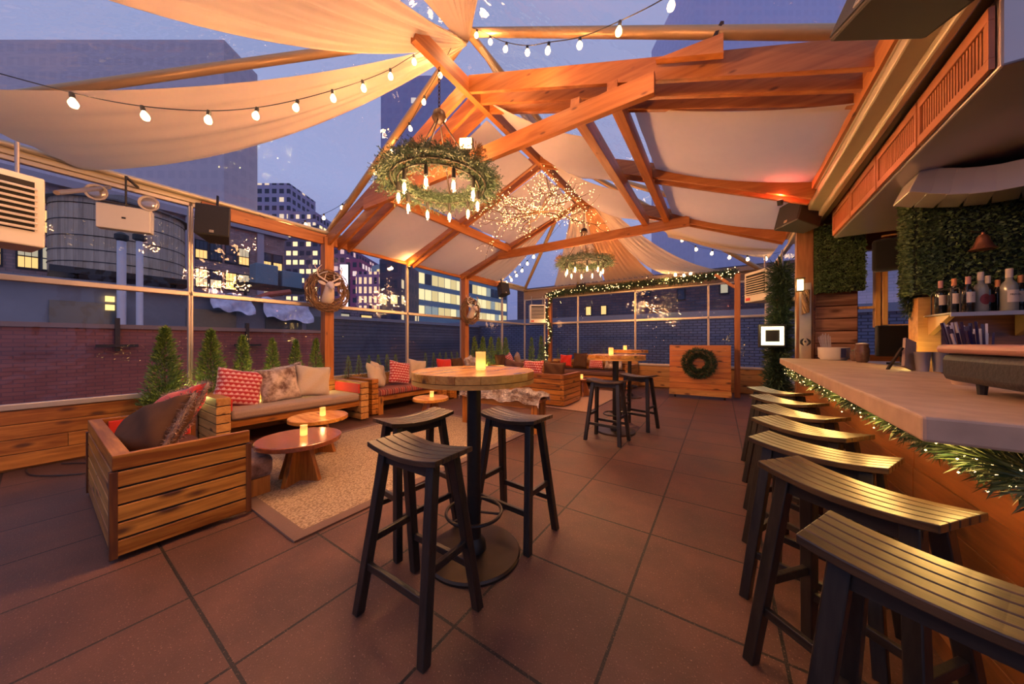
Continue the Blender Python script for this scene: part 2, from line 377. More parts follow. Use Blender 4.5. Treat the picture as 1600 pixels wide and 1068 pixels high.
def clearm(name, base=.03, tint=(1, 1, 1), rough=.03, wav=.0, k=.45):
    m, n, b = newmat(name); n.nodes.remove(b)
    tr = n.nodes.new('ShaderNodeBsdfTransparent'); tr.inputs[0].default_value = (*tint, 1)
    gl = n.nodes.new('ShaderNodeBsdfGlossy'); gl.inputs['Roughness'].default_value = rough
    lw = n.nodes.new('ShaderNodeLayerWeight'); lw.inputs[0].default_value = .5
    pw = n.nodes.new('ShaderNodeMath'); pw.operation = 'POWER'; lk(n, lw.outputs['Facing'], pw.inputs[0]); pw.inputs[1].default_value = 3
    ma = n.nodes.new('ShaderNodeMath'); ma.operation = 'MULTIPLY_ADD'; lk(n, pw.outputs[0], ma.inputs[0]); ma.inputs[1].default_value = k; ma.inputs[2].default_value = base
    if wav:
        t = n.nodes.new('ShaderNodeTexCoord'); z = n.nodes.new('ShaderNodeTexNoise'); z.inputs['Scale'].default_value = 2.5; z.inputs['Detail'].default_value = 3; lk(n, t.outputs['Object'], z.inputs['Vector'])
        bp = n.nodes.new('ShaderNodeBump'); bp.inputs['Strength'].default_value = wav; bp.inputs['Distance'].default_value = .1; lk(n, z.outputs[0], bp.inputs['Height']); lk(n, bp.outputs[0], gl.inputs['Normal'])
    ms = n.nodes.new('ShaderNodeMixShader'); lk(n, ma.outputs[0], ms.inputs[0]); lk(n, tr.outputs[0], ms.inputs[1]); lk(n, gl.outputs[0], ms.inputs[2])
    lk(n, ms.outputs[0], n.nodes['Material Output'].inputs[0]); return m
VINYL = clearm('clear_vinyl', .05, (.93, .93, .97), .06, .5, .35)
PANE = clearm('clear_pane', .04, (.92, .92, .96), .03, .25, .33)
GLASS = clearm('thin_glass', .08, (.95, .97, .97), .02)
BULB = emit('warm_bulb', (1, .62, .28), 9)
EDIS = emit('edison_bulb', (1, .50, .16), 26)
TINY = emit('fairy_light', (1, .60, .24), 10)
FLAME = emit('candle_glow', (1, .62, .25), 5)

def plight(parent, loc, power, col=(1, .55, .24), r=.05, kind='POINT', rot=None, size=None, name='lamp_light', spot=None):
    l = bpy.data.lights.new(name, kind); l.energy = power; l.color = col
    if kind == 'POINT': l.shadow_soft_size = r
    if kind == 'SPOT': l.shadow_soft_size = r; l.spot_size = spot or R(110); l.spot_blend = .8
    o = bpy.data.objects.new(name, l); link(o, parent); o.location = loc
    if rot: o.rotation_euler = rot
    return o
WARM = (1, .48, .19)

# ------------------------------------------------------------------ room shell
XL, XR, YN, YF = -5.8, .92, -.7, 9.6
ZL, ZR, RZ = 3.15, 2.92, 4.8
RX, RY0, RY1 = -2.4, 2.72, 6.1
b = MB(); b.box(-5.95, 3.6, -1.2, 9.75, -.06, 0); struct(b.build('floor', floorm()))
b = MB()
A = [(XL, YN, ZL), (XL, YF, ZL), (XR, YF, ZR), (XR, YN, ZR), (RX, RY0, RZ), (RX, RY1, RZ)]
b.add(A, [(0, 4, 5, 1), (3, 2, 5, 4), (0, 3, 4), (1, 5, 2)])
struct(b.build('ceiling', VINYL))

def boards(b, axis, a0, a1, z0, z1, pos, th, n, gap=.006, rnd=False):
    """horizontal boards on a wall; axis 'y' -> runs along Y at x=pos"""
    h = (z1 - z0) / n
    for i in range(n):
        za, zb = z0 + i * h + gap / 2, z0 + (i + 1) * h - gap / 2
        cuts = [a0]
        c = a0 + random.uniform(.8, 2.4)
        while c < a1 - .5: cuts.append(c); c += random.uniform(1.6, 2.4)
        cuts.append(a1)
        for p, q in zip(cuts, cuts[1:]):
            if axis == 'y': b.box(pos, pos + th, p + .001, q - .001, za, zb)
            else: b.box(p + .001, q - .001, pos, pos + th, za, zb)
# wainscot
b = MB(); b.box(XL - .08, XL - .02, YN, YF, 0, .60); boards(b, 'y', YN, YF, 0.02, .60, XL - .02, .03, 4)
struct(b.build('wall_left', cedar('y'), bevel=.003))
b = MB(); b.box(XL, XR, YF + .02, YF + .08, 0, .60); boards(b, 'x', XL, XR, .02, .60, YF - .01, .03, 4)
struct(b.build('wall_far', palew('x'), bevel=.003))
b = MB(); b.box(XR + .0, XR + .05, 5.45, YF, 0, .6); struct(b.build('wall_right', cedar('y')))
# windows: left bays
wi = 1
def window(axis, pos, a0, a1, z0, zr, z1, name=None):
    global wi
    o = bpy.data.objects.new('window_%d' % wi, None); link(o); struct(o); wi += 1
    f = MB(); t = .05
    def bx(p, q, za, zb, d=.03):
        if axis == 'y': f.box(pos - d, pos + d, p, q, za, zb)
        else: f.box(p, q, pos - d, pos + d, za, zb)
    bx(a0, a0 + t / 2, z0, z1); bx(a1 - t / 2, a1, z0, z1)
    bx(a0, a1, z0, z0 + .06, .035); bx(a0, a1, zr - .03, zr + .03); bx(a0, a1, z1 - .05, z1)
    f.build('window_frame', ALU, o, bevel=.008)
    for za, zb in ((z0, zr), (zr, z1)):
        p = MB()
        if axis == 'y': p.add([(pos, a0, za), (pos, a1, za), (pos, a1, zb), (pos, a0, zb)], [(0, 1, 2, 3)])
        else: p.add([(a0, pos, za), (a1, pos, za), (a1, pos, zb), (a0, pos, zb)], [(0, 1, 2, 3)])
        p.build('pane', PANE, o)
    return o
ys = [YN, 1.12, 2.78, 4.55, 6.3, 8.2, YF]
for p, q in zip(ys, ys[1:]): window('y', XL, p, q, .60, 1.90, ZL - .06)
xs = [XL, -5.0, -3.8, -2.05, -.25, XR]
for p, q in zip(xs, xs[1:]): window('x', YF, p, q, .60, 1.90, 2.78)
window('y', XR, 5.45, YF, .60, 1.90, ZR - .08)
# eave trim
b = MB(); b.box(XL - .05, XL + .05, YN, YF, ZL - .06, ZL + .03); b.cyl((XL + .09, YN, ZL + .02), (XL + .09, YF, ZL + .02), .03); struct(b.build('trim_1', CREAM, bevel=.006))
b = MB(); b.box(XL, XR, YF - .05, YF + .05, 2.78, 3.12); b.cyl((XL, YF - .1, 3.08), (XR, YF - .1, 3.0), .03); struct(b.build('trim_2', plain('far_band', (.30, .19, .12), .6, 0, .2), bevel=.006))
# timber fascia inside the left eave
b = MB(); b.bar((XL + .12, 1.2, ZL - .12), (XL + .12, RY1 + 1.9, ZL - .12), .06, .17); o = b.build('eave_beam', beamw('y'), bevel=.004)
tag(o, 'long orange timber beam along the top of the left windows, over the wooden posts', 'beam')

# tent frame pipes
tf = thing('tent_frame', 'gold-toned round metal pipes that frame the clear peaked tent roof', 'tent frame')
pk0, pk1 = Vector((RX, RY0, RZ)), Vector((RX, RY1, RZ))
for p, q, r in ((pk0, (XR - .02, 2.95, 3.2), .045), (pk0, (XL, 2.85, ZL + .03), .05), (pk0, (XL, YN, ZL), .045), (pk0, (XR, YN, ZR), .045),
                (pk0, pk1, .045), (pk1, (XL, YF, ZL), .05), (pk1, (XR, YF, ZR), .05), (pk1, (XL, 6.3, ZL), .045), (pk1, (XR, 6.3, ZR), .045), (pk1, (-3.8, YF, 3.1), .04)):
    b = MB(); b.cyl(p, q, r, n=14); b.build('roof_pole', GOLDM, tf, smooth='auto')
b = MB(); b.box(-.012, .012, -.035, .035, -.09, .07); o = b.build('clamp', BRONZE, tf); o.location = (-.02, 2.88, 3.62); o.rotation_euler = (0, R(30), 0)

# posts
def post(x, y, z1, wd, label, z0=0, mat=None):
    b = MB(); b.box(-wd / 2, wd / 2, -wd / 2, wd / 2, 0, z1 - z0); o = b.build('wooden_post', mat or beamw('z'), bevel=.006, loc=(x, y, z0)); return tag(o, label, 'post')
post(XL + .14, 2.78, 3.06, .15, 'orange wooden post on the left wall behind the first deer head')
post(XL + .14, 6.3, 3.06, .15, 'orange wooden post on the left wall behind the second, farther deer head')
post(-4.72, YF - .16, 2.8, .12, 'wooden post wrapped in a lit garland near the far left corner')
post(.33, YF - .75, 2.85, .11, 'wooden post to the right of the wreath-hung booth')
b = MB(); b.bar((.28, YF - .75, 2.52), (-.1, YF - .75, 2.86), .06, .07, (0, 1, 0)); tag(b.build('wooden_brace', beamw('x')), 'short slanted wooden brace at the head of the post right of the booth', 'brace')

# ------------------------------------------------------------------ trusses
truss_lab = ['nearest timber roof truss of tripled orange rafters, over the big evergreen chandelier',
             'middle timber roof truss behind the big chandelier, its right rafters lit red',
             'farthest timber roof truss, in front of the small chandelier']
for i, yt in enumerate((2.72, 4.4, 6.1)):
    t = thing('roof_truss', truss_lab[i], 'roof truss', (RX, yt, 0), 0, 'timber roof trusses')
    for k, dy in enumerate((0, .2, .38) if i == 0 else (0, .16)):
        ys_ = 0.06 if i == 0 else .08
        b = MB(); b.bar((-.0, dy, 4.2), (XL + .12 - RX, dy + .05, 2.98), .045, .17); b.build('rafter', beamw('x'), t, bevel=.003)
        b = MB(); b.bar((.0, dy, 4.2), (.84 - RX, dy + .12, 3.02 if i == 0 else 2.86), .045, .18); b.build('rafter', beamw('x'), t, bevel=.003)
    if i == 1: continue
    b = MB(); b.bar((-2.0, -.02, 3.31), (1.97, -.02, 3.31), .06, .17); b.build('collar_tie', beamw('x'), t, bevel=.003)
b = MB(); b.bar((RX, 1.95, 4.17), (RX, RY1 + .5, 4.17), .07, .17); tag(b.build('ridge_beam', beamw('y'), bevel=.003), 'orange timber ridge beam running along the peak of the roof', 'beam')
for x, l in ((-4.12, 'timber purlin running along the left slope under the fabric panels'), (-1.12, 'timber purlin on the right slope, the one nearer the ridge'), (-.78, 'timber purlin on the right slope, the one nearer the bar')):
    b = MB(); b.bar((x, 2.75, 3.44), (x, RY1 + .05, 3.44), .09 if x > -2 else .05, .17); tag(b.build('purlin', beamw('y'), bevel=.003), l, 'beam', 'timber purlins')

b = MB(); q = [(-.42, 2.66, 3.47), (.02, 2.66, 3.30), (.02, 2.66, 3.44)]; q2 = [(a, 2.72, c) for a, _, c in q]
b.add(q + q2, [(0, 1, 2), (5, 4, 3), (0, 3, 4, 1), (1, 4, 5, 2), (2, 5, 3, 0)]); tag(b.build('wooden_wedge', beamw('x')), 'small triangular wooden wedge on top of the nearest rafter under the pipe', 'wedge')
# fabric roof liner panels
def panel(c, label, sag=.12, side=0, nu=14, nv=14, name='roof_fabric_panel', mat=None, grp='fabric panels under the roof'):
    c = [Vector(p) for p in c]
    def fn(u, v):
        p = c[0] * (1 - u) * (1 - v) + c[1] * u * (1 - v) + c[2] * u * v + c[3] * (1 - u) * v
        s_ = 4 * v * (1 - v) * sag * (.4 + .6 * math.sin(PI * u)) + side * 4 * u * (1 - u) * v * (1 - v) * .5
        return p + Vector((0, 0, -s_ + .006 * math.sin(u * 17 + v * 5)))
    b = MB(); b.grid(fn, nu, nv); return tag(b.build(name, mat or LINER, smooth=True), label, 'drape', grp)
def sl(x):  # roof slope height at x for liners
    return 4.12 - (abs(x - RX)) * (.34 if x < RX else .385)
Y1, Y2, Y3, Y4 = 3.17, 4.36, 4.62, 6.06
for (ya, yb, nm) in ((Y1, Y2, 'front'), (Y3, Y4, 'rear')):
    panel([(-2.48, ya, sl(-2.48)), (-2.48, yb, sl(-2.48)), (-4.08, yb, sl(-4.08)), (-4.08, ya, sl(-4.08))], 'pinkish cloth panel between ridge and left purlin, %s bay' % nm, .06)
    panel([(-4.2, ya, sl(-4.2)), (-4.2, yb, sl(-4.2)), (XL + .15, yb, 3.0), (XL + .15, ya, 3.0)], 'pale cloth panel low on the left slope above the windows, %s bay' % nm, .05)
    panel([(-2.3, ya - .2, 4.14), (-2.3, yb + .05, 4.14), (-1.1, yb, 3.44), (-1.1, ya + .1, 3.44)], 'curved cloth swag between ridge and right purlins, %s bay' % nm, .22, .3)
    panel([(-.7, ya, 3.52), (-.7, yb + .12, 3.52), (.84, yb + .2, 2.94), (.84, ya, 2.94)], 'pale pink cloth panel low on the right slope beside the bar, %s bay' % nm, .14)
panel([(-.9, Y4 + .3, 3.5), (-.9, Y4 + 1.2, 3.45), (.84, Y4 + 1.5, 2.95), (.84, Y4 + .3, 2.9)], 'pink cloth panel past the farthest truss on the bar side', .1)

def drape(p0, e0, e1, label, sag=.3, sag2=None, folds=7, amp=.03, gather=.06, nu=30, nv=48, pw=1.0, grp='drapes gathered at the roof peaks', mat=None):
    """cloth gathered at p0 and fanning out to the line e0-e1"""
    p0 = Vector(p0); e0 = Vector(e0); e1 = Vector(e1); sag2 = sag if sag2 is None else sag2
    wd = (e1 - e0).normalized(); ph = random.uniform(0, 6)
    def fn(u, v):
        e_ = e0.lerp(e1, v); st = p0 + wd * (gather * (v - .5))
        uu = u ** pw
        p = st.lerp(e_, uu)
        s_ = 4 * u * (1 - u) * (sag * (1 - v) + sag2 * v)
        fo = amp * math.sin(v * folds * 2 * PI + ph) * (.35 + .65 * math.sin(PI * min(1, u * 1.1))) + amp * .5 * math.sin(v * folds * 4.3 * PI + ph * 2 + u * 3)
        belly = -.10 * math.sin(PI * v) * math.sin(PI * u) * (sag + .3)
        return p + Vector((0, 0, -s_ + fo * (1 - .4 * u) + belly))
    b = MB(); b.grid(fn, nu, nv); return tag(b.build('ceiling_drape', mat or DRAPE, smooth=True), label, 'drape', grp)
P1 = (RX, RY0 - .03, 4.66); P2 = (RX, RY1 + .02, 4.6)
drape(P1, (-3.42, -.6, 3.3), (-1.75, -.6, 3.3), 'broad orange-lit drape sweeping from the near roof peak to the top left of the view', .34, .2, 5, .025)
drape(P1, (-5.72, .3, 3.12), (-5.2, -.62, 3.2), 'crescent-shaped pale drape hanging in the upper left above the water tank view', .36, .24, 2.6, .02)
drape(P1, (-1.35, -.6, 3.3), (1.0, -.3, 3.2), 'narrow pleated drape running straight up from the near peak', .1, .1, 9, .03)
drape((RX + .1, RY0 + .1, 4.66), (RX + .5, 5.9, 4.35), (RX + .05, 5.9, 4.5), 'slim pleated drape running along the ridge between the peaks', .2, .2, 3, .01)
zf = 3.12
drape(P2, (-5.7, 6.45, 3.1), (-5.7, 7.9, 3.1), 'pleated drape from the far peak down to the left wall', .22, .2, 6)
drape(P2, (-4.6, YF - .1, zf), (-2.95, YF - .1, zf), 'pale pleated drape behind the small chandelier, left of its bulbs', .15, .15, 6)
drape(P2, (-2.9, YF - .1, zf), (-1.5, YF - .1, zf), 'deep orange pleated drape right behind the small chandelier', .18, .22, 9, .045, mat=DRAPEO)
drape(P2, (-1.2, YF - .1, zf), (.1, YF - .1, 3.05), 'drape edged with a dense string of bulbs on the far right slope', .42, .42, 6)
drape(P2, (.84, 8.3, 2.98), (.84, 7.3, 2.95), 'pale drape from the far peak toward the bar-side wall', .3, .3, 5)

# ------------------------------------------------------------------ string lights
def catmull(pts, n=8):
    pts = [Vector(p) for p in pts]; out = []
    for i in range(len(pts) - 1):
        a = pts[max(i - 1, 0)]; b_ = pts[i]; c = pts[i + 1]; d = pts[min(i + 2, len(pts) - 1)]
        for k in range(n):
            t = k / n
            out.append(.5 * ((2 * b_) + (-a + c) * t + (2 * a - 5 * b_ + 4 * c - d) * t * t + (-a + 3 * b_ - 3 * c + d) * t ** 3))
    out.append(pts[-1]); return out
FX, FY = math.sin(R(33.45)), math.cos(R(33.45))
def at(px, py, d):
    l = (px - 800) / 492 * d; u = (534 - py) / 492 * d
    return Vector((-FX * d + FY * l, FY * d + FX * l, 1.27 + u))
_bulb = MB(); _bulb.lathe([(.006, 0), (.012, -.012), (.021, -.03), (.023, -.043), (.017, -.06), (.004, -.067)], 12)
_sock = MB(); _sock.lathe([(.004, .03), (.012, .028), (.013, .0), (.012, -.006)], 8)
bulb0 = None
def string(pts, bulbs, label, power=0, sc_=1.0):
    global bulb0
    t = thing('string_light', label, 'string lights', (0, 0, 0), 0, 'strings of globe bulbs')
    path = catmull(pts, 6)
    b = MB(); b.tube(path, .0035, 5); b.build('cable', BLACK, t)
    for p in bulbs:
        if bulb0 is None:
            o = _bulb.build('bulb', BULB, t, smooth=True); s_ = _sock.build('socket', BLACK, o, smooth='auto'); bulb0 = o
        else:
            o = bulb0.copy(); link(o, t); s_ = bulb0.children[0].copy(); link(s_, o)
        o.location = p - Vector((0, 0, .03)); o.scale = (sc_,) * 3
        o.rotation_euler = (random.uniform(-.2, .2), random.uniform(-.2, .2), 0)
    if power:
        for p in bulbs[::3]: plight(t, p - Vector((0, 0, .09)), power, WARM, .04)
    return t
def ps(l): return [at(*p) for p in l]
s1 = ps([(113, 145, 2.15), (224, 166, 2.3), (326, 173, 2.45), (401, 168, 2.6), (464, 156, 2.75), (520, 141, 2.9), (567, 126, 3.05), (610, 108, 3.2), (647, 86, 3.35)])
string([at(-90, 90, 1.95)] + s1 + [at(705, 56, 3.55)], s1, 'string of globe bulbs across the crescent drape at the upper left', 18, 1.1)
s2 = ps([(545, 4, 2.9), (598, 32, 3.05), (633, 53, 3.2), (663, 58, 3.3), (683, 56, 3.4), (697, 55, 3.45)])
string([at(400, -90, 2.4)] + s2 + [at(712, 48, 3.55)], s2, 'string of globe bulbs in front of the broad orange drape at top', 9, 1.0)
s3 = ps([(745, 46, 3.4), (766, 56, 3.2), (791, 66, 3.0), (824, 71, 2.8), (857, 66, 2.6), (906, 58, 2.4), (968, 33, 2.15), (1050, -10, 1.9)])
string([at(725, 40, 3.55)] + s3 + [at(1160, -90, 1.7)], s3, 'string of globe bulbs rising right of the near roof peak', 16, 1.0)
s4 = ps([(688, 108, 3.55), (663, 150, 3.8), (640, 192, 4.1), (612, 229, 4.4), (587, 263, 4.7), (561, 291, 5.0), (535, 318, 5.2), (506, 334, 5.35), (477, 344, 5.25), (447, 349, 5.0), (426, 347, 4.8)])
string([at(712, 60, 3.5)] + s4 + [at(405, 335, 4.6)], s4, 'string of globe bulbs down the slanted pole to the first wooden post', 6, 1.1)
s5 = ps([(846, 385, 8.5), (834, 396, 8.9), (824, 407, 9.2), (816, 418, 9.5), (807, 426, 9.8), (799, 433, 10), (791, 437, 10.1)])
string([at(880, 345, 7.6)] + s5, s5, 'short string of globe bulbs over the far left window corner', 0, 1.6)
s6 = ps([(940, 330, 7.6), (950, 341, 7.8), (963, 351, 8.0), (977, 367, 8.2), (990, 381, 8.3), (1005, 393, 8.4), (1018, 403, 8.4), (1032, 412, 8.4), (1044, 419, 8.4), (1055, 424, 8.3), (1068, 425, 8.2), (1080, 422, 8.1)])
string([at(905, 300, 7.0)] + s6, s6, 'dense string of bulbs curving along the edge of the far right drape', 6, 1.6)
s7 = ps([(1065, 370, 7.2), (1087, 384, 7.0), (1113, 390, 6.8), (1140, 396, 6.6), (1168, 399, 6.4), (1197, 398, 6.2), (1222, 393, 5.9)])
string([at(1045, 350, 7.3)] + s7 + [at(1236, 388, 5.7)], s7, 'string of bulbs against the sky ending near the bar corner post', 6, 1.3)

s8 = [Vector(p) for p in ((-2.6, -.3, 3.02), (-1.9, -.35, 2.95), (-1.2, -.42, 2.92), (-.5, -.45, 2.95), (.1, -.45, 3.0))]  # added string, out of view, lights the loveseat side and near table edge
string([Vector((-3.0, -.5, 3.12))] + s8 + [Vector((.8, -.5, 3.1))], s8, 'unseen string of globe bulbs added along the near end of the tent to light it', 30, 1.0)
# ------------------------------------------------------------------ foliage helpers
def ring_needles(b, R_, r_, n, L=.07, wd=.008, zs=1.0, droop=.3, axis='z', c=(0, 0, 0)):
    for _ in range(n):
        t = random.uniform(0, 2 * PI); a = random.uniform(0, 2 * PI); q = r_ * math.sqrt(random.random())
        rr = R_ + q * math.cos(a); h = q * math.sin(a) * zs
        rad = Vector((math.cos(t), math.sin(t), 0)); tan = Vector((-math.sin(t), math.cos(t), 0))
        p = rad * rr + Vector((0, 0, h)); d = rad * math.cos(a) + Vector((0, 0, math.sin(a) - droop)) + tan * random.uniform(-1.3, 1.3) + rad * random.uniform(-.4, .4)
        if axis == 'x':
            p = Vector((p.z, p.x, p.y)); d = Vector((d.z, d.x, d.y))
        if axis == 'y':
            p = Vector((p.x, p.z, p.y)); d = Vector((d.x, d.z, d.y))
        b.needle(p + Vector(c), d, L * random.uniform(.6, 1.3), wd)
def ring_sprays(b, R_, n, c=(0, 0, 0), L=.17, up=.75, nl=.032, wd=.005):
    for _ in range(n):
        t = random.uniform(0, 2 * PI); rad = Vector((math.cos(t), math.sin(t), 0)); tan = Vector((-math.sin(t), math.cos(t), 0))
        a = random.uniform(-.6, PI + .6); s_ = random.choice((-1, 1))
        d = (rad * math.cos(a) + Vector((0, 0, math.sin(a) * up)) + tan * s_ * random.uniform(.3, 1.2)).normalized()
        p = rad * (R_ + .03 * math.cos(a)) + Vector((0, 0, .02 * math.sin(a) - .01)) + Vector(c); l = L * random.uniform(.6, 1.2)
        for k in range(26):
            u = k / 25; q = p + d * (l * u) - Vector((0, 0, .04 * u * u))
            o = Vector((random.gauss(0, 1), random.gauss(0, 1), random.gauss(0, 1))).normalized()
            b.needle(q, d * .9 + o * .8, nl * random.uniform(.8, 1.4) * (1.2 - .5 * u), wd)
def path_needles(b, pts, r_, n, L=.06, wd=.008):
    pts = [Vector(p) for p in pts]
    for _ in range(n):
        i = random.randrange(len(pts) - 1); p = pts[i].lerp(pts[i + 1], random.random())
        d = Vector((random.gauss(0, 1), random.gauss(0, 1), random.gauss(0, 1))).normalized()
        b.needle(p + d * r_ * random.random() * .6, d + (pts[i + 1] - pts[i]).normalized() * random.uniform(-.8, .8), L * random.uniform(.6, 1.3), wd)
def dots(b, pts, r=.006):
    for p in pts:
        p = Vector(p); b.add([p + Vector(v) * r for v in ((1, 0, 0), (-1, 0, 0), (0, 1, 0), (0, -1, 0), (0, 0, 1), (0, 0, -1))],
                             [(0, 2, 4), (2, 1, 4), (1, 3, 4), (3, 0, 4), (2, 0, 5), (1, 2, 5), (3, 1, 5), (0, 3, 5)])

# ------------------------------------------------------------------ chandeliers
def chandelier(x, y, z, rr, label, chain_top, n, power):
    t = thing('chandelier', label, 'chandelier', (x, y, z))
    b = MB(); b.tube([(rr * math.cos(a * PI / 16), rr * math.sin(a * PI / 16), -.03) for a in range(32)], .012, 6, True)
    b.tube([(rr * .86 * math.cos(a * PI / 16), rr * .86 * math.sin(a * PI / 16), -.05) for a in range(32)], .009, 6, True)
    b.build('iron_ring', IRON, t, smooth=True)
    hub = .64
    b = MB(); b.lathe([(.02, hub + .09), (.06, hub + .06), (.075, hub), (.05, hub - .04), (.01, hub - .06)], 14)
    for k in range(4):
        a = k * PI / 2 + .5; b.cyl((.03 * math.cos(a), .03 * math.sin(a), hub - .02), (rr * .9 * math.cos(a), rr * .9 * math.sin(a), -.02), .009, n=6)
    b.build('hub', BRONZE, t, smooth='auto')
    b = MB(); zz = hub + .08; k = 0
    while zz < chain_top - z:
        m = Matrix.Translation((0, 0, zz + .022)) @ Matrix.Rotation(k % 2 * PI / 2, 4, 'Z')
        b.tube([m @ Vector((.012 * math.cos(a * PI / 4), 0, .026 * math.sin(a * PI / 4))) for a in range(8)], .004, 5, True); zz += .04; k += 1
    b.build('chain', BRONZE, t)
    b = MB(); ring_needles(b, rr, .07, n // 2, .05, .006, .8, .1); ring_sprays(b, rr, n // 5, wd=.0065)
    b.build('evergreen_wreath', PINE, t)
    b = MB()
    for _ in range(9):
        a = random.uniform(0, 2 * PI); c = Vector((rr * 1.1 * math.cos(a), rr * 1.1 * math.sin(a), .05))
        for _ in range(n // 22):
            d = Vector((math.cos(a) + random.gauss(0, .6), math.sin(a) + random.gauss(0, .6), random.gauss(.6, .6))).normalized()
            b.needle(c + d * random.uniform(.02, .11), d + Vector((random.gauss(0, .5), random.gauss(0, .5), random.gauss(0, .5))), .035, .009)
    b.build('gold_sprigs', GOLDP, t)
    for k in range(10):
        a = k * 2 * PI / 10 + .2; p = Vector((rr * .84 * math.cos(a), rr * .84 * math.sin(a), -.12))
        s_ = MB(); s_.cyl((0, 0, .06), (0, 0, -.03), .018, .02, 10)
        so = s_.build('lamp_socket', BLACK, t, smooth='auto', loc=p)
        g = MB(); g.lathe([(.012, 0), (.018, -.02), (.03, -.06), (.031, -.085), (.02, -.115), (.004, -.125)], 14); g.build('glass_bulb', GLASS, so, smooth=True, loc=(0, 0, -.03))
        f = MB(); f.lathe([(.004, -.02), (.014, -.035), (.017, -.07), (.013, -.095), (.003, -.105)], 8); f.build('filament', EDIS, so, smooth=True, loc=(0, 0, -.03))
    for k in range(0, 10): plight(t, (rr * .84 * math.cos(k * PI / 5 + .2), rr * .84 * math.sin(k * PI / 5 + .2), -.30), power / 10, WARM, .035)
    plight(t, (0, 0, .36), power * .15, WARM, .15)
    return t
chandelier(RX, 2.28, 2.92, .47, 'large evergreen-wreathed ring chandelier hanging nearest the camera', 4.08, 6500, 180)
chandelier(RX, 6.4, 2.95, .46, 'small evergreen ring chandelier hanging at the far end', 4.08, 3600, 165)

# fairy-lit branches over the middle truss
t = thing('lit_branches', 'bare twig branches covered with fairy lights hanging under the middle truss', 'fairy lights', (RX, 4.45, 3.35))
b = MB(); d_ = MB(); random.seed(11); lp = []
def twig(p, d, L, r, dep):
    q = p + d * L; b.tube([p, p.lerp(q, .5) + Vector((random.gauss(0, .03), random.gauss(0, .03), random.gauss(0, .03))), q], [r, r * .8, r * .6], 5)
    for k in range(int(L * 20)): lp.append(p.lerp(q, random.random()) + Vector((random.gauss(0, .05), random.gauss(0, .05), random.gauss(0, .04))))
    if dep:
        for k in range(3):
            nd = (d + Vector((random.gauss(0, .6), random.gauss(0, .6), random.gauss(0, .45)))).normalized(); twig(p.lerp(q, random.uniform(.4, 1)), nd, L * .62, r * .6, dep - 1)
for a, zz, L in ((.2, .2, .55), (1.5, .1, .5), (2.6, .05, .6), (3.6, 0, .62), (4.6, -.1, .5), (5.5, .1, .6), (1, 1.6, .45), (4, -.9, .35), (3.1, .4, .6), (0, -.3, .5), (3.3, -.1, .75), (.5, -.3, .7)):
    twig(Vector((0, 0, 0)), Vector((math.cos(a), math.sin(a), zz)).normalized(), L, .012, 2)
for k in range(60): lp.append(Vector((random.gauss(0, .07), random.gauss(0, .07), random.uniform(0, .7))))
b.build('twigs', TWIG, t)
dots(d_, lp, .0055); o = d_.build('fairy_lights', TINY, t); o['kind'] = 'stuff'
b = MB(); b.cyl((0, 0, 0), (0, 0, .75), .004, n=5); b.build('hanging_wire', BLACK, t)
plight(t, (0, 0, -.1), 14, WARM, .3)
random.seed(21)

# flood light on the near truss
t = thing('flood_light', 'small square flood lamp shining on the near truss tie beside the big chandelier', 'lamp', (-2.52, 2.83, 3.58), R(30))
b = MB(); b.box(-.085, .085, -.04, .04, -.05, .10); b.build('lamp_housing', IRON, t, bevel=.01)
b = MB(); b.box(-.07, .07, -.052, -.04, -.035, .085); b.build('lamp_glass', emit('flood_glow', (1, .6, .25), 5), t)
b = MB(); b.box(-.1, .1, -.01, .01, -.09, -.05); b.build('bracket', IRON, t)
plight(t, (0, -.12, .03), 26, WARM, .06)

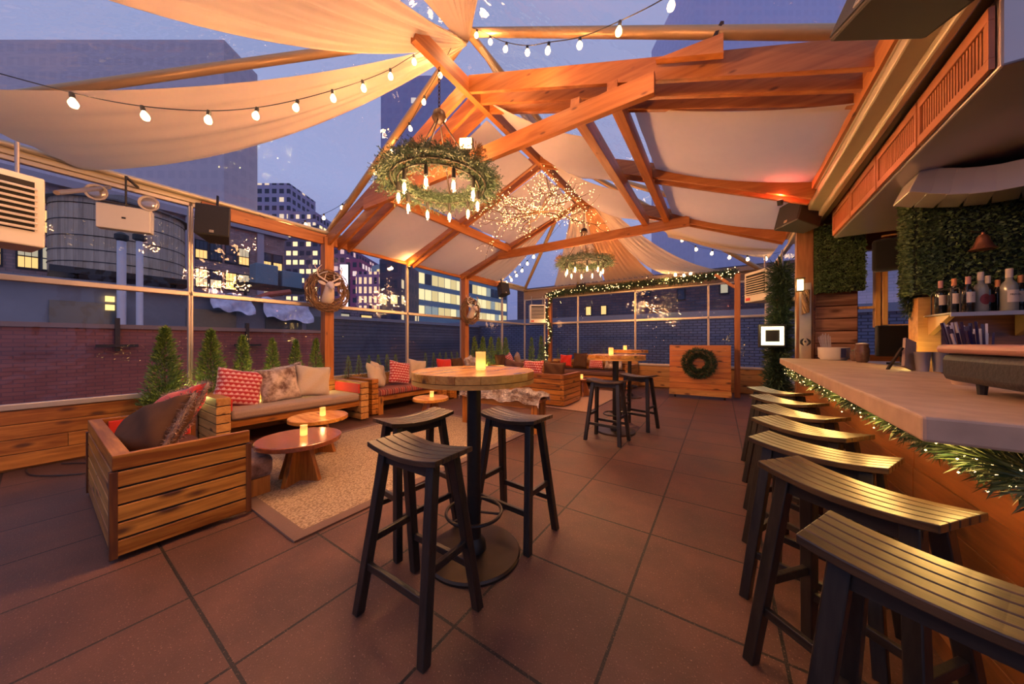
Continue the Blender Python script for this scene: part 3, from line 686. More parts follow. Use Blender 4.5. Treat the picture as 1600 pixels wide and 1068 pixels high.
# ------------------------------------------------------------------ furniture
def make_stool():
    t = thing('bar_stool', '', 'stool', group='black saddle-seat bar stools')
    b = MB(); nsl = 5; W, D = .47, .235
    for k in range(nsl):
        y0 = -D / 2 + k * D / nsl + .002; y1 = y0 + D / nsl - .004; n = 10; vs = []; fs = []
        for i in range(n + 1):
            x = -W / 2 + W * i / n; z = .738 + .027 * (2 * x / W) ** 2
            vs += [(x, y0, z), (x, y1, z), (x, y1, z + .024), (x, y0, z + .024)]
        for i in range(n):
            for j in range(4): fs.append((i * 4 + j, i * 4 + (j + 1) % 4, (i + 1) * 4 + (j + 1) % 4, (i + 1) * 4 + j))
        fs += [(0, 3, 2, 1), (n * 4, n * 4 + 1, n * 4 + 2, n * 4 + 3)]
        b.add(vs, fs)
    b.build('seat', seatw('x'), t, bevel=.003)
    b = MB(); b.box(-.19, .19, -.075, -.055, .69, .74); b.box(-.19, .19, .055, .075, .69, .74); b.build('seat_frame', blackw('x'), t)
    T = {}
    for sx_ in (-1, 1):
        for sy in (-1, 1):
            top = Vector((sx_ * .165, sy * .062, .745)); bot = Vector((sx_ * .225, sy * .165, 0)); T[(sx_, sy)] = (top, bot)
            b = MB(); vs = []
            for p, a in ((bot, .021), (top, .022)):
                for i, j in ((-1, -1), (1, -1), (1, 1), (-1, 1)): vs.append(p + Vector((a * i, a * j, 0)))
            b.add(vs, [(3, 2, 1, 0), (4, 5, 6, 7), (0, 1, 5, 4), (1, 2, 6, 5), (2, 3, 7, 6), (3, 0, 4, 7)])
            b.build('leg', blackw('z'), t, bevel=.004)
    def lp_(k, z): a, c = T[k]; return c.lerp(a, z / .745)
    for ka, kb, z in (((-1, -1), (1, -1), .22), ((-1, 1), (1, 1), .22), ((-1, -1), (-1, 1), .33), ((1, -1), (1, 1), .33)):
        b = MB(); b.bar(lp_(ka, z), lp_(kb, z), .022, .034); b.build('stretcher', blackw('x'), t, bevel=.003)
    return t
stool = make_stool(); first = True
def put(src, x, y, rz, label):
    global first
    o = src if not src.get('label') else dup(src)
    o.location = (x, y, 0); o.rotation_euler = (0, 0, R(rz)); o['label'] = label; return o
SL = [(-1.19, 1.0, 0, 'black bar stool in front of the near round table, nearest of the three there'),
      (-1.70, 1.40, 84, 'black bar stool left of the near round table, between it and the sisal rug'),
      (-1.17, 1.80, -4, 'black bar stool behind the near round table, right of its pole'),
      (-1.22, 4.08, -6, 'black bar stool in front of the second high round table'),
      (-1.02, 4.95, -14, 'black bar stool on the far right side of the second high round table'),
      (.42, 1.05, -27, 'black bar stool at the bar, nearest the camera and cut by the frame edge'),
      (.38, 1.55, -41, 'black bar stool at the bar, second from the camera'),
      (.38, 2.0, -27, 'black bar stool at the bar, third from the camera'),
      (.42, 2.47, -40, 'black bar stool at the bar, middle one of the seven'),
      (.45, 2.95, -43, 'black bar stool at the bar, third from the far end'),
      (.47, 3.52, -43, 'black bar stool at the bar, next to the farthest one'),
      (.49, 4.14, -43, 'black bar stool at the bar, farthest one by the logo post')]
for a in SL: put(stool, *a)

def candle(x, y, z, h, r, label):
    t = thing('candle_holder', label, 'candle', (x, y, z), 0, 'candles on the tables')
    b = MB(); b.lathe([(r * .8, 0), (r, .004), (r, h), (r * .92, h), (r * .92, .01), (r * .2, .008)], 18); b.build('frosted_glass', fabric('frosted_glass', (.92, .74, .52), 20, .4, 0, 0, .7), t, smooth='auto')
    b = MB(); b.cyl((0, 0, .008), (0, 0, h * .42), r * .8, n=12); o = b.build('candle_wax', FLAME, t)
    b = MB(); b.ball((0, 0, h * .5), r * .2, (1, 1, 2), 8, 6); b.build('flame', emit('flame', (1, .6, .2), 60), t)
    plight(t, (0, 0, h + .03), .6, WARM, .02)

def round_table(x, y, r, h, label, br=.28):
    t = thing('high_table', label, 'table', (x, y, 0), 0, 'high round bar tables')
    b = MB(); n = 7; w_ = 2 * r / n
    for k in range(n):      # plank slab cut to a circle
        x0 = -r + k * w_ + .001; x1 = x0 + w_ - .002; m = 8
        up = []; lo = []
        for i in range(m + 1):
            xx = x0 + (x1 - x0) * i / m; yy = math.sqrt(max(0, r * r - min(r, abs(xx)) ** 2)); up.append((xx, yy)); lo.append((xx, -yy))
        ring = up + lo[::-1]; nn = len(ring)
        b.add([(px, py, h - .042) for px, py in ring] + [(px, py, h) for px, py in ring], [tuple(range(nn)), tuple(range(2 * nn - 1, nn - 1, -1))] + [(i, i + nn, (i + 1) % nn + nn, (i + 1) % nn) for i in range(nn)])
    b.build('tabletop', tablew('y'), t)
    b = MB(); b.lathe([(r * .3, h - .068), (r * 1.0, h - .068), (r * 1.0, h - .045), (r * .3, h - .045)], 48); b.build('under_rim', wood('rim', (.42, .15, .02), (.78, .36, .07), 'x', .4), t, smooth='auto')
    b = MB(); b.cyl((0, 0, .03), (0, 0, h - .06), .042, n=24); b.lathe([(.042, .10), (.07, .07), (.075, .03), (.02, .03)], 20); b.build('pole', IRON, t, smooth='auto')
    b = MB(); b.lathe([(.01, .0), (br, .0), (br, .012), (br - .01, .022), (.06, .03), (.01, .03)], 48); b.build('base_plate', plain('base_iron', (.05, .035, .026), .35, .7, .4, 8, .1), t, smooth='auto')
    b = MB(); b.tube([(.165 * math.cos(a * PI / 18), .165 * math.sin(a * PI / 18), .25) for a in range(36)], .010, 8, True)
    for k in range(3):
        a = k * 2 * PI / 3 + .4; b.cyl((.03 * math.cos(a), .03 * math.sin(a), .25), (.165 * math.cos(a), .165 * math.sin(a), .25), .008, n=8)
    b.build('foot_ring', IRON, t, smooth='auto')
    return t
round_table(-1.24, 1.46, .36, 1.10, 'high round table with thick plank top nearest the camera')
round_table(-1.24, 4.55, .40, 1.09, 'high round table in the middle distance right of the rug, with two stools', .27)
round_table(-1.75, 7.6, .40, 1.09, 'farthest high round table, partly behind the second one', .27)
candle(-1.22, 1.50, 1.10, .11, .03, 'tall frosted candle glass glowing on the nearest high table')
candle(-1.29, 4.50, 1.09, .10, .033, 'glowing candle glass on the second high table')
candle(-1.84, 7.55, 1.09, .10, .04, 'glowing candle glass on the farthest high table')

def coffee(x, y, r, h, label, mat):
    t = thing('coffee_table', label, 'table', (x, y, 0), 0, 'low round coffee tables')
    b = MB(); b.lathe([(.02, h - .045), (r - .01, h - .045), (r, h - .04), (r, h - .006), (r - .006, h), (.02, h)], 44); b.build('tabletop', mat, t, smooth='auto')
    for k in range(4):
        b = MB(); a = k * PI / 2 + .5; c, s_ = math.cos(a), math.sin(a); q = Vector((-s_, c, 0)) * .022
        pr = [(.0, 0), (.20, 0), (.09, h - .046), (.0, h - .046)]
        vs = [Vector((c * u, s_ * u, z)) + q for u, z in pr] + [Vector((c * u, s_ * u, z)) - q for u, z in pr]
        b.add(vs, [(0, 1, 2, 3), (7, 6, 5, 4), (0, 4, 5, 1), (1, 5, 6, 2), (2, 6, 7, 3), (3, 7, 4, 0)]); b.build('leg', cedar('z'), t, bevel=.003)
    return t
coffee(-3.22, 1.34, .335, .40, 'low round reddish coffee table nearest the camera, on the sisal rug', redw('x'))
coffee(-3.86, 1.80, .30, .42, 'low round honey-wood coffee table behind the reddish one, in front of the first sofa', tablew('x'))
coffee(-3.72, 3.36, .27, .42, 'low round coffee table in front of the plaid-cushioned second sofa', tablew('x'))
coffee(-2.72, 7.1, .26, .42, 'low round coffee table beyond the wooden sofa back, far end', redw('x'))
candle(-3.24, 1.38, .40, .095, .03, 'candle glass on the reddish nearest coffee table')
candle(-3.83, 1.83, .42, .095, .03, 'candle glass on the honey-wood coffee table')
candle(-3.72, 3.38, .42, .09, .03, 'candle glass on the coffee table before the second sofa')
candle(-2.72, 7.1, .42, .09, .03, 'candle glass on the farthest coffee table')

# rugs
def sisal(name, c1, c2):
    m, n, b = newmat(name); b.inputs['Roughness'].default_value = .95
    t = n.nodes.new('ShaderNodeTexCoord'); ch = n.nodes.new('ShaderNodeTexVoronoi'); ch.inputs['Scale'].default_value = 95
    mp = n.nodes.new('ShaderNodeMapping'); mp.inputs['Scale'].default_value = (1, .6, 1); lk(n, t.outputs['Object'], mp.inputs[0]); lk(n, mp.outputs[0], ch.inputs['Vector'])
    mx = n.nodes.new('ShaderNodeMix'); mx.data_type = 'RGBA'; mr = n.nodes.new('ShaderNodeMapRange'); mr.inputs[2].default_value = .7; lk(n, ch.outputs['Distance'], mr.inputs[0])
    lk(n, mr.outputs[0], mx.inputs[0]); mx.inputs[6].default_value = (*c2, 1); mx.inputs[7].default_value = (*c1, 1); lk(n, mx.outputs[2], b.inputs['Base Color'])
    bp = n.nodes.new('ShaderNodeBump'); bp.inputs['Strength'].default_value = .8; bp.inputs['Distance'].default_value = .004; bp.invert = True
    lk(n, ch.outputs['Distance'], bp.inputs['Height']); lk(n, bp.outputs[0], b.inputs['Normal']); return m
SIS = sisal('sisal_weave', (.24, .16, .09), (.62, .45, .28))
def rug(x0, x1, y0, y1, label, m, bw=.09):
    t = thing('area_rug', label, 'rug', ((x0 + x1) / 2, (y0 + y1) / 2, 0)); X, Y = (x1 - x0) / 2, (y1 - y0) / 2
    b = MB(); b.box(-X + bw, X - bw, -Y + bw, Y - bw, .001, .012); b.build('woven_field', m, t)
    b = MB()
    for a in ((-X, X, -Y, -Y + bw), (-X, X, Y - bw, Y), (-X, -X + bw, -Y + bw, Y - bw), (X - bw, X, -Y + bw, Y - bw)): b.box(*a, .001, .014)
    b.build('cloth_border', fabric('rug_border', (.14, .07, .04), 120), t)
rug(-4.45, -2.24, .9, 4.0, 'large tan sisal rug with brown border under the coffee tables', SIS)
rug(-4.5, -1.98, 5.45, 8.2, 'pinkish tan rug under the far lounge group', sisal('sisal_pink', (.30, .17, .12), (.46, .29, .21)), .03)

# sofas: local frame, width along x, faces +y, origin at floor centre
def stack(b, x0, x1, y0, y1, z0, z1, n, g=.011):
    h = (z1 - z0) / n
    for i in range(n): b.box(x0, x1, y0, y1, z0 + i * h + g / 2, z0 + (i + 1) * h - g / 2)
def fam(k, d, l, r=.33, c=.25): return lambda a: wood(k, d, l, a, r, 1, True, c)
LOVE = fam('lovecedar', (.26, .075, .008), (.74, .32, .05))
def sofa(name, label, x, y, rz, W, D, H, at_=.13, seat_z=.40, cush=TAUPE, n=6, back=True, z0=.03, m=None, redarm=False, bh=None, cushm=True, group=None, legs=False):
    t = thing(name, label, 'sofa', (x, y, 0), R(rz), group); bh = bh or H
    for s_ in (-1, 1):
        b = MB(); xa = s_ * (W / 2 - at_ / 2); stack(b, xa - at_ / 2, xa + at_ / 2, -D / 2, D / 2, z0, H, n)
        b.build('arm', (m or cedar)('y'), t, bevel=.004)
        b = MB(); b.box(xa - at_ / 2 + .012, xa + at_ / 2 - .012, -D / 2 + .016, D / 2 - .016, z0 + .01, H - .02); b.build('gap_shade_board', DARK, t)  # near-black core puts the shade between the arm planks into colour
        if at_ < .05:
            for yy in (-D / 2 + .006, D / 2 - .006):
                b = MB(); b.box(xa - at_ / 2 - .003, xa + at_ / 2 + .003, yy - .016, yy + .016, z0 - .005, H - .10); b.build('corner_strip', wood('corner', (.10, .03, .01), (.26, .09, .02), 'z', .4), t, bevel=.002)
        if redarm:
            b = MB(); xi = s_ * (W / 2 - at_ - .012); b.box(xi - .012, xi + .012, -D / 2 + .1, D / 2 - .03, seat_z + .01, H - .03); b.build('red_arm_panel', REDF, t, bevel=.01)
    b = MB(); stack(b, -W / 2 + at_, W / 2 - at_, -D / 2, -D / 2 + .07, z0, bh, n); b.build('backrest', (m or cedar)('x'), t, bevel=.004)
    b = MB(); b.box(-W / 2 + at_, W / 2 - at_, -D / 2 + .014, -D / 2 + .056, z0 + .01, bh - .02); b.build('gap_shade_board', DARK, t)  # same near-black core, painted shade for the backrest gaps
    b = MB(); b.box(-W / 2 + at_, W / 2 - at_, D / 2 - .09, D / 2 - .05, seat_z - .19, seat_z - .10); b.box(-W / 2 + at_, W / 2 - at_, -D / 2 + .07, D / 2 - .09, seat_z - .14, seat_z - .11); b.build('seat_frame', cedar('x'), t, bevel=.003)
    if legs:
        for s_ in (-1, 1):
            b = MB(); xa = s_ * (W / 2 - at_ - .06); b.box(xa - .05, xa + .05, D / 2 - .1, D / 2 - .02, 0, seat_z - .1); b.build('leg', cedar('z'), t, bevel=.003)
    if cushm:
        b = MB(); b.box(-W / 2 + at_ + .01, W / 2 - at_ - .01, -D / 2 + .08, D / 2 - .01, seat_z - .105, seat_z + .01); b.build('seat_cushion', cush, t, smooth='auto', bevel=.035)
    return t
sofa('loveseat', 'low cedar plank loveseat with its slatted side to the camera, lower left', -3.64, .555, 0, 1.50, .63, .625, .035, .36, PLUM, 6, redarm=True, m=LOVE)
sofa('plank_sofa', 'cedar plank sofa with taupe seat and red arm pads under the left windows', -5.2, 2.06, -90, 1.86, .86, .63, .13, .44, TAUPE, 6, redarm=True, m=palew)
sofa('plank_sofa', 'cedar plank sofa with plaid seat, second along the left windows', -5.32, 4.02, -90, 1.75, .80, .64, .12, .42, PLAID, 7, legs=True)
sofa('plank_sofa', 'cedar plank sofa with red and fur cushions, third along the left windows', -5.35, 5.75, -90, 1.4, .76, .60, .12, .42, PLUM, 6, legs=True)
sofa('plank_sofa', 'wide cedar sofa seen from its plank back in the middle of the room', -3.38, 6.02, 0, 1.76, .86, .64, .08, .42, PLUM, 6, bh=.64)
sofa('plank_sofa', 'cedar sofa along the far wall with red and brown cushions', -3.25, 8.95, 180, 2.6, .85, .66, .12, .44, PLUM, 6, redarm=False)
sofa('plank_sofa', 'cedar sofa in the far left corner with a pile of cushions', -5.3, 8.0, -90, 1.5, .8, .62, .12, .44, PLUM, 6)

def pillow_mesh(W, H, T, n=16, seed=0, cr=.0):
    rnd = random.Random(seed); b = MB(); ph = rnd.uniform(0, 6)
    def pt(u, v, s_):
        x = (u - .5) * 2; z = (v - .5) * 2
        pin = 1 - .10 * (1 - abs(x)) * abs(z) ** 3; pin2 = 1 - .10 * (1 - abs(z)) * abs(x) ** 3
        e_ = max(0, (1 - x ** 4) * (1 - z ** 4)) ** .55
        wr = .012 * math.sin(6 * x + 5 * z + ph) * e_
        return (x * W / 2 * pin2, s_ * (T / 2 * e_) + wr, z * H / 2 * pin)
    for s_ in (-1, 1): b.grid(lambda u, v: pt(u, v, s_), n, n)
    return b
FURTRI = {}
def cushion(label, x, y, z, W, H, T, rz, tilt, mat, roll=0, seed=1, fuzz=0, trim=False):
    b = pillow_mesh(W, H, T, 16, seed)
    o = b.build('throw_cushion', mat, None, smooth=True)
    me = o.data; bm = bmesh.new(); bm.from_mesh(me); bmesh.ops.remove_doubles(bm, verts=bm.verts, dist=.001); bmesh.ops.recalc_face_normals(bm, faces=bm.faces); bm.to_mesh(me); bm.free(); me.shade_smooth()
    o.location = (x, y, z); o.rotation_euler = (Matrix.Rotation(R(rz), 3, 'Z') @ Matrix.Rotation(R(tilt), 3, 'X') @ Matrix.Rotation(R(roll), 3, 'Y')).to_euler()
    tag(o, label, 'cushion', 'throw cushions on the sofas')
    if fuzz:
        f = MB(); rnd = random.Random(seed)
        for _ in range(fuzz):
            p = me.polygons[rnd.randrange(len(me.polygons))]; c = p.center
            vs = [me.vertices[i].co for i in p.vertices]; q = vs[0].lerp(vs[2], rnd.random()).lerp(vs[1], rnd.random() * .5)
            f.needle(q, p.normal + Vector((rnd.gauss(0, .5), rnd.gauss(0, .5), rnd.gauss(-.5, .5))), .028, .004)
        f.build('fur_pile', mat, o)
    if trim:
        pts = []
        for k in range(40):
            a = 2 * PI * k / 40; c, s_ = math.cos(a), math.sin(a); m = max(abs(c), abs(s_)); pts.append((c / m * W / 2 * .97, 0, s_ / m * H / 2 * .97))
        f = MB(); f.tube(pts, .014, 6, True); tr = f.build('fur_trim', FURD, o, smooth=True)
        g = MB(); path_needles(g, pts + [pts[0]], .03, 2600, .035, .005); g.build('trim_fur_pile', FURD, tr)
    return o
# loveseat cushions
cushion('large brown suede cushion with fur trim leaning in the near loveseat', -3.50, .47, .62, .58, .46, .22, 10, -34, BROWN, -20, 3, trim=True)
cushion('red felt cushion with fur trim behind the brown suede one', -3.68, .60, .68, .62, .46, .15, 8, -30, REDF, -16, 4, trim=True)
# first sofa (faces +x): cushions lean on wall side
cushion('red and white knit cushion on the first sofa, leftmost of three', -5.22, 1.46, .67, .50, .50, .17, -98, 14, NORD, -12, 5)
cushion('brown and white fur cushion in the middle of the first sofa', -5.20, 1.90, .67, .50, .50, .20, -90, 14, FUR, 6, 6, fuzz=5000)
cushion('second fur cushion tucked behind the middle one on the first sofa', -5.40, 2.12, .72, .44, .44, .15, -80, 10, FUR, 10, 16, fuzz=2500)
cushion('plain beige linen cushion on the first sofa beside the red arm', -5.18, 2.34, .67, .48, .48, .17, -96, 14, BEIGE, -8, 7)
# second sofa
cushion('beige cushion leaning on the near arm of the second sofa', -5.30, 3.46, .64, .46, .46, .17, -50, 22, BEIGE, -16, 8)
cushion('second beige cushion just behind the first on the second sofa', -5.46, 3.62, .66, .42, .44, .15, -60, 16, BEIGE, -18, 18)
cushion('red and white knit cushion in the middle of the second sofa', -5.30, 3.98, .66, .46, .46, .16, -92, 14, NORD, -12, 9)
cushion('beige cushion at the far side of the second sofa', -5.36, 4.46, .67, .44, .46, .16, -96, 12, BEIGE, -10, 10)
# third sofa
cushion('bright red cushion on the third sofa', -5.45, 5.35, .68, .46, .40, .15, -90, 14, REDF, -4, 11)
cushion('brown cushion on the third sofa next to the red one', -5.42, 5.75, .68, .40, .40, .15, -90, 14, BROWN, 0, 12)
cushion('grey fur cushion on the third sofa', -5.35, 6.15, .70, .40, .42, .15, -75, 14, FURB, 12, 13, fuzz=1500)
cushion('second grey fur cushion at the end of the third sofa', -5.30, 6.30, .67, .36, .36, .14, -70, 20, FURB, 22, 14, fuzz=1200)
# back-turned sofa
cushion('dark brown cushion showing over the plank back of the middle sofa, nearest corner', -2.86, 5.90, .66, .50, .40, .16, 2, -12, BROWN, 0, 20)
cushion('red and white knit cushion over the plank back of the middle sofa', -3.36, 5.90, .67, .50, .42, .15, 0, -12, NORD, 0, 21)
cushion('dark brown cushion over the plank back, left of the knit one', -3.90, 5.92, .67, .50, .38, .16, 4, -12, PLUM, 10, 22)
# corner sofa
cushion('knit cushion in the cushion pile at the far left corner', -5.35, 7.95, .70, .44, .44, .15, -80, 14, NORD, 14, 23)
cushion('brown cushion left in the pile at the far left corner', -5.35, 7.5, .70, .44, .44, .15, -95, 12, BROWN, 0, 24)
cushion('tan cushion right in the pile at the far left corner', -5.30, 8.35, .70, .44, .44, .15, -70, 12, TAUPE, 20, 25)
# far sofa (faces -y)
cushion('red cushion on the far wall sofa', -3.95, 8.98, .70, .40, .38, .14, 180, 12, REDF, 0, 26)
cushion('dark brown cushion on the far wall sofa between red and knit ones', -3.5, 9.0, .72, .44, .46, .14, 180, 12, BROWN, 0, 27)
cushion('knit cushion on the far wall sofa', -3.0, 8.98, .71, .42, .44, .14, 180, 12, NORD, 0, 28)
cushion('tan fur cushion on the far wall sofa near the table pole', -2.5, 8.98, .71, .50, .44, .15, 180, 12, FUR, 0, 29, fuzz=1200)

# fur covered bench
t = thing('bench', 'wooden bench right of the near table, half covered by a fur throw', 'bench', (-2.75, 3.9, 0), R(4))
b = MB(); b.box(-.66, .66, -.16, .16, .42, .46); b.box(-.62, .62, -.15, -.12, .34, .42); b.box(-.62, .62, .12, .15, .34, .42); b.build('seat', cedar('x'), t, bevel=.004)
for sx_ in (-1, 1):
    for sy in (-1, 1):
        b = MB(); b.box(sx_ * .6 - .045, sx_ * .6 + .045, sy * .12 - .035, sy * .12 + .035, 0, .42); b.build('leg', cedar('z'), t, bevel=.004)
b = MB()
def ff(u, v):
    a = (v - .5) * 2; yy = math.sin(a * 1.35) * .21; zz = .465 + .075 * math.cos(a * 1.5) - .05 * max(0, abs(a) - .7) * 4
    lump = .022 * math.sin(u * 19) + .01 * math.sin(u * 43 + v * 9)
    return ((u - .5) * 1.36, yy * (1 + lump * 2), zz + lump - (.05 if u in (0, 1) else 0))
b.grid(ff, 60, 18); o = b.build('fur_throw', FURB, None, smooth=True); o.location = (-2.74, 3.9, .012); o.rotation_euler = (0, 0, R(4)); tag(o, 'brown and white fur throw draped along the bench', 'throw')
f = MB()
for _ in range(9000):
    p = o.data.polygons[random.randrange(len(o.data.polygons))]
    nrm = p.normal if p.normal.z > -.2 else -p.normal
    if p.center.z > .45 and nrm.z < 0: nrm = -nrm
    out = Vector((0, p.center.y * 3, .8)).normalized()
    f.needle(p.center + Vector((random.uniform(-.015, .015), random.uniform(-.012, .012), 0)), out + Vector((random.gauss(0, .5), random.gauss(0, .4), random.gauss(-.1, .3))), .035, .005)
f.build('fur_pile', FURB, o)
# small furry stool behind the loveseat
t = thing('pouf', 'low furry pouf beside the near loveseat at the rug edge', 'pouf', (-3.35, .98, 0))
b = MB(); b.box(-.2, .2, -.14, .14, .14, .32); o = b.build('padded_top', FURD, t, smooth='auto', bevel=.05)
for sx_ in (-1, 1):
    b = MB(); b.box(sx_ * .16 - .03, sx_ * .16 + .03, -.11, .11, 0, .15); b.build('leg', cedar('z'), t)

# ------------------------------------------------------------------ planters and conifers
def conifer(x, y, z, h, r, n, label, grp, lamp=0):
    t = thing('potted_conifer', label, 'small tree', (x, y, z), 0, grp)
    b = MB(); b.cyl((0, 0, -.04), (0, 0, h * .8), .012, .004, 6); b.build('trunk', wood('bark', (.05, .03, .02), (.12, .07, .04), 'z', .9, 1, False), t)
    b = MB(); sprig = [random.uniform(0, 2 * PI) for _ in range(40)]
    for _ in range(n):
        u = random.random() ** 1.35; zz = u * h * .93 + .02; a = random.choice(sprig) + random.gauss(0, .25) + u * 9; rr = r * (1 - u) ** .8 * (.8 + .2 * math.sin(a * 5)) * random.uniform(.35, 1)
        d = Vector((math.cos(a), math.sin(a), random.uniform(.2, 1.4))) + Vector((random.gauss(0, .4), random.gauss(0, .4), 0))
        b.needle((rr * math.cos(a), rr * math.sin(a), zz), d, h * .055 * random.uniform(.6, 1.3), h * .014)
    for _ in range(n // 40): b.needle((random.gauss(0, .006), random.gauss(0, .006), h * random.uniform(.88, .97)), (random.gauss(0, .3), random.gauss(0, .3), 1), h * .05, h * .01)
    b.build('foliage', SPRUCE, t)
    if lamp: plight(t, (.20 if lamp < 6 else .02, -.05 if lamp < 6 else (.2 if y < 1 else -.2), .06), lamp, (1, .78, .22), .03)
    return t
def planter(x0, x1, y0, y1, z0, z1, label, mat=None):
    t = thing('planter_box', label, 'planter', ((x0 + x1) / 2, (y0 + y1) / 2, z0)); X, Y = (x1 - x0) / 2, (y1 - y0) / 2; H = z1 - z0
    b = MB(); n = max(2, int(H / .14))
    for k in range(n):
        za, zb = k * H / n + .003, (k + 1) * H / n - .003
        b.box(-X, X, -Y, -Y + .025, za, zb); b.box(-X, X, Y - .025, Y, za, zb); b.box(-X, -X + .025, -Y + .025, Y - .025, za, zb); b.box(X - .025, X, -Y + .025, Y - .025, za, zb)
    b.build('box', mat or cedar('y' if Y > X else 'x'), t, bevel=.003)
    b = MB(); b.box(-X + .025, X - .025, -Y + .025, Y - .025, H * .3, H - .04); b.build('soil', plain('soil', (.035, .02, .012), .9), t)
planter(-5.74, -5.44, .72, 1.12, 0, .52, 'wooden planter box in the gap left of the first sofa', plain('weathered', (.16, .10, .06), .8, 0, .3))
planter(-5.74, -5.655, 1.18, 3.0, .0, .60, 'long planter box behind the first sofa')
planter(-5.74, -5.74 + .02 + .08, 3.2, 5.0, .0, .66, 'long planter box behind the second sofa', palew('y'))
planter(-5.74, -5.62, 6.55, 7.2, .0, .56, 'planter box with uplit conifers behind the near round table')
planter(-5.74, -5.62, 7.25, 8.8, .0, .5, 'planter box holding the last of the five conifers by the far left corner')
planter(-4.6, -1.95, 9.43, 9.54, 0, .72, 'long reddish planter along the far wall behind the sofa', palew('x'))
for i, (y, h, l) in enumerate(((.86, .97, 6.5), (1.27, .95, 6.6), (1.6, .88, 4), (1.95, .84, 4), (2.26, .82, 4), (2.56, .84, 4))):
    conifer(-5.58, y, .50, h, .25 if i < 2 else .18, 4200 if i < 2 else 2800, 'conifer under the left windows, %s of the row behind the first sofa' % ('the big leftmost', 'uplit second', 'third', 'fourth', 'fifth', 'last')[i], 'conifers along the left windows', l)
for k, y in enumerate((3.15, 3.35, 3.55, 3.75, 3.95, 4.15)):
    conifer(-5.66, y, .60, .42, .11, 800, 'tiny conifer behind the second sofa, %s from the near end' % ('first', 'second', 'third', 'fourth', 'fifth', 'sixth')[k], 'tiny conifers behind the second sofa')
for k, y in enumerate((4.95, 5.2, 5.4, 5.6, 5.8, 6.0)):
    conifer(-5.66, y, .60, .42, .10, 600, 'tiny conifer behind the third sofa, %s from the near end' % ('first', 'second', 'third', 'fourth', 'fifth', 'sixth')[k], 'tiny conifers behind the third sofa')
for k, y in enumerate((6.62, 6.98, 7.36, 7.74, 8.12)):
    conifer(-5.6, y, .48, .95, .22, 2000, 'uplit tall conifer beyond the near table, %s of five from the left' % ('first', 'second', 'third', 'fourth', 'fifth')[k], 'uplit conifers at mid left', 5.5)
conifer(-5.35, 9.3, .3, 1.15, .17, 1200, 'tall conifer left of the garlanded far post', 'conifers by the garlanded post')
conifer(-5.0, 9.35, .3, 1.2, .2, 1300, 'uplit tall conifer directly behind the garlanded far post', 'conifers by the garlanded post', 6)
planter(-5.55, -4.85, 9.18, 9.5, 0, .36, 'planter box under the conifers in the far left corner')
for k in range(7):
    conifer(-4.45 + k * .38, 9.48, .68, .40, .08, 300, 'tiny conifer on the far wall planter, %s from the left' % ('first', 'second', 'third', 'fourth', 'fifth', 'sixth', 'seventh')[k], 'tiny conifers on the far wall planter')

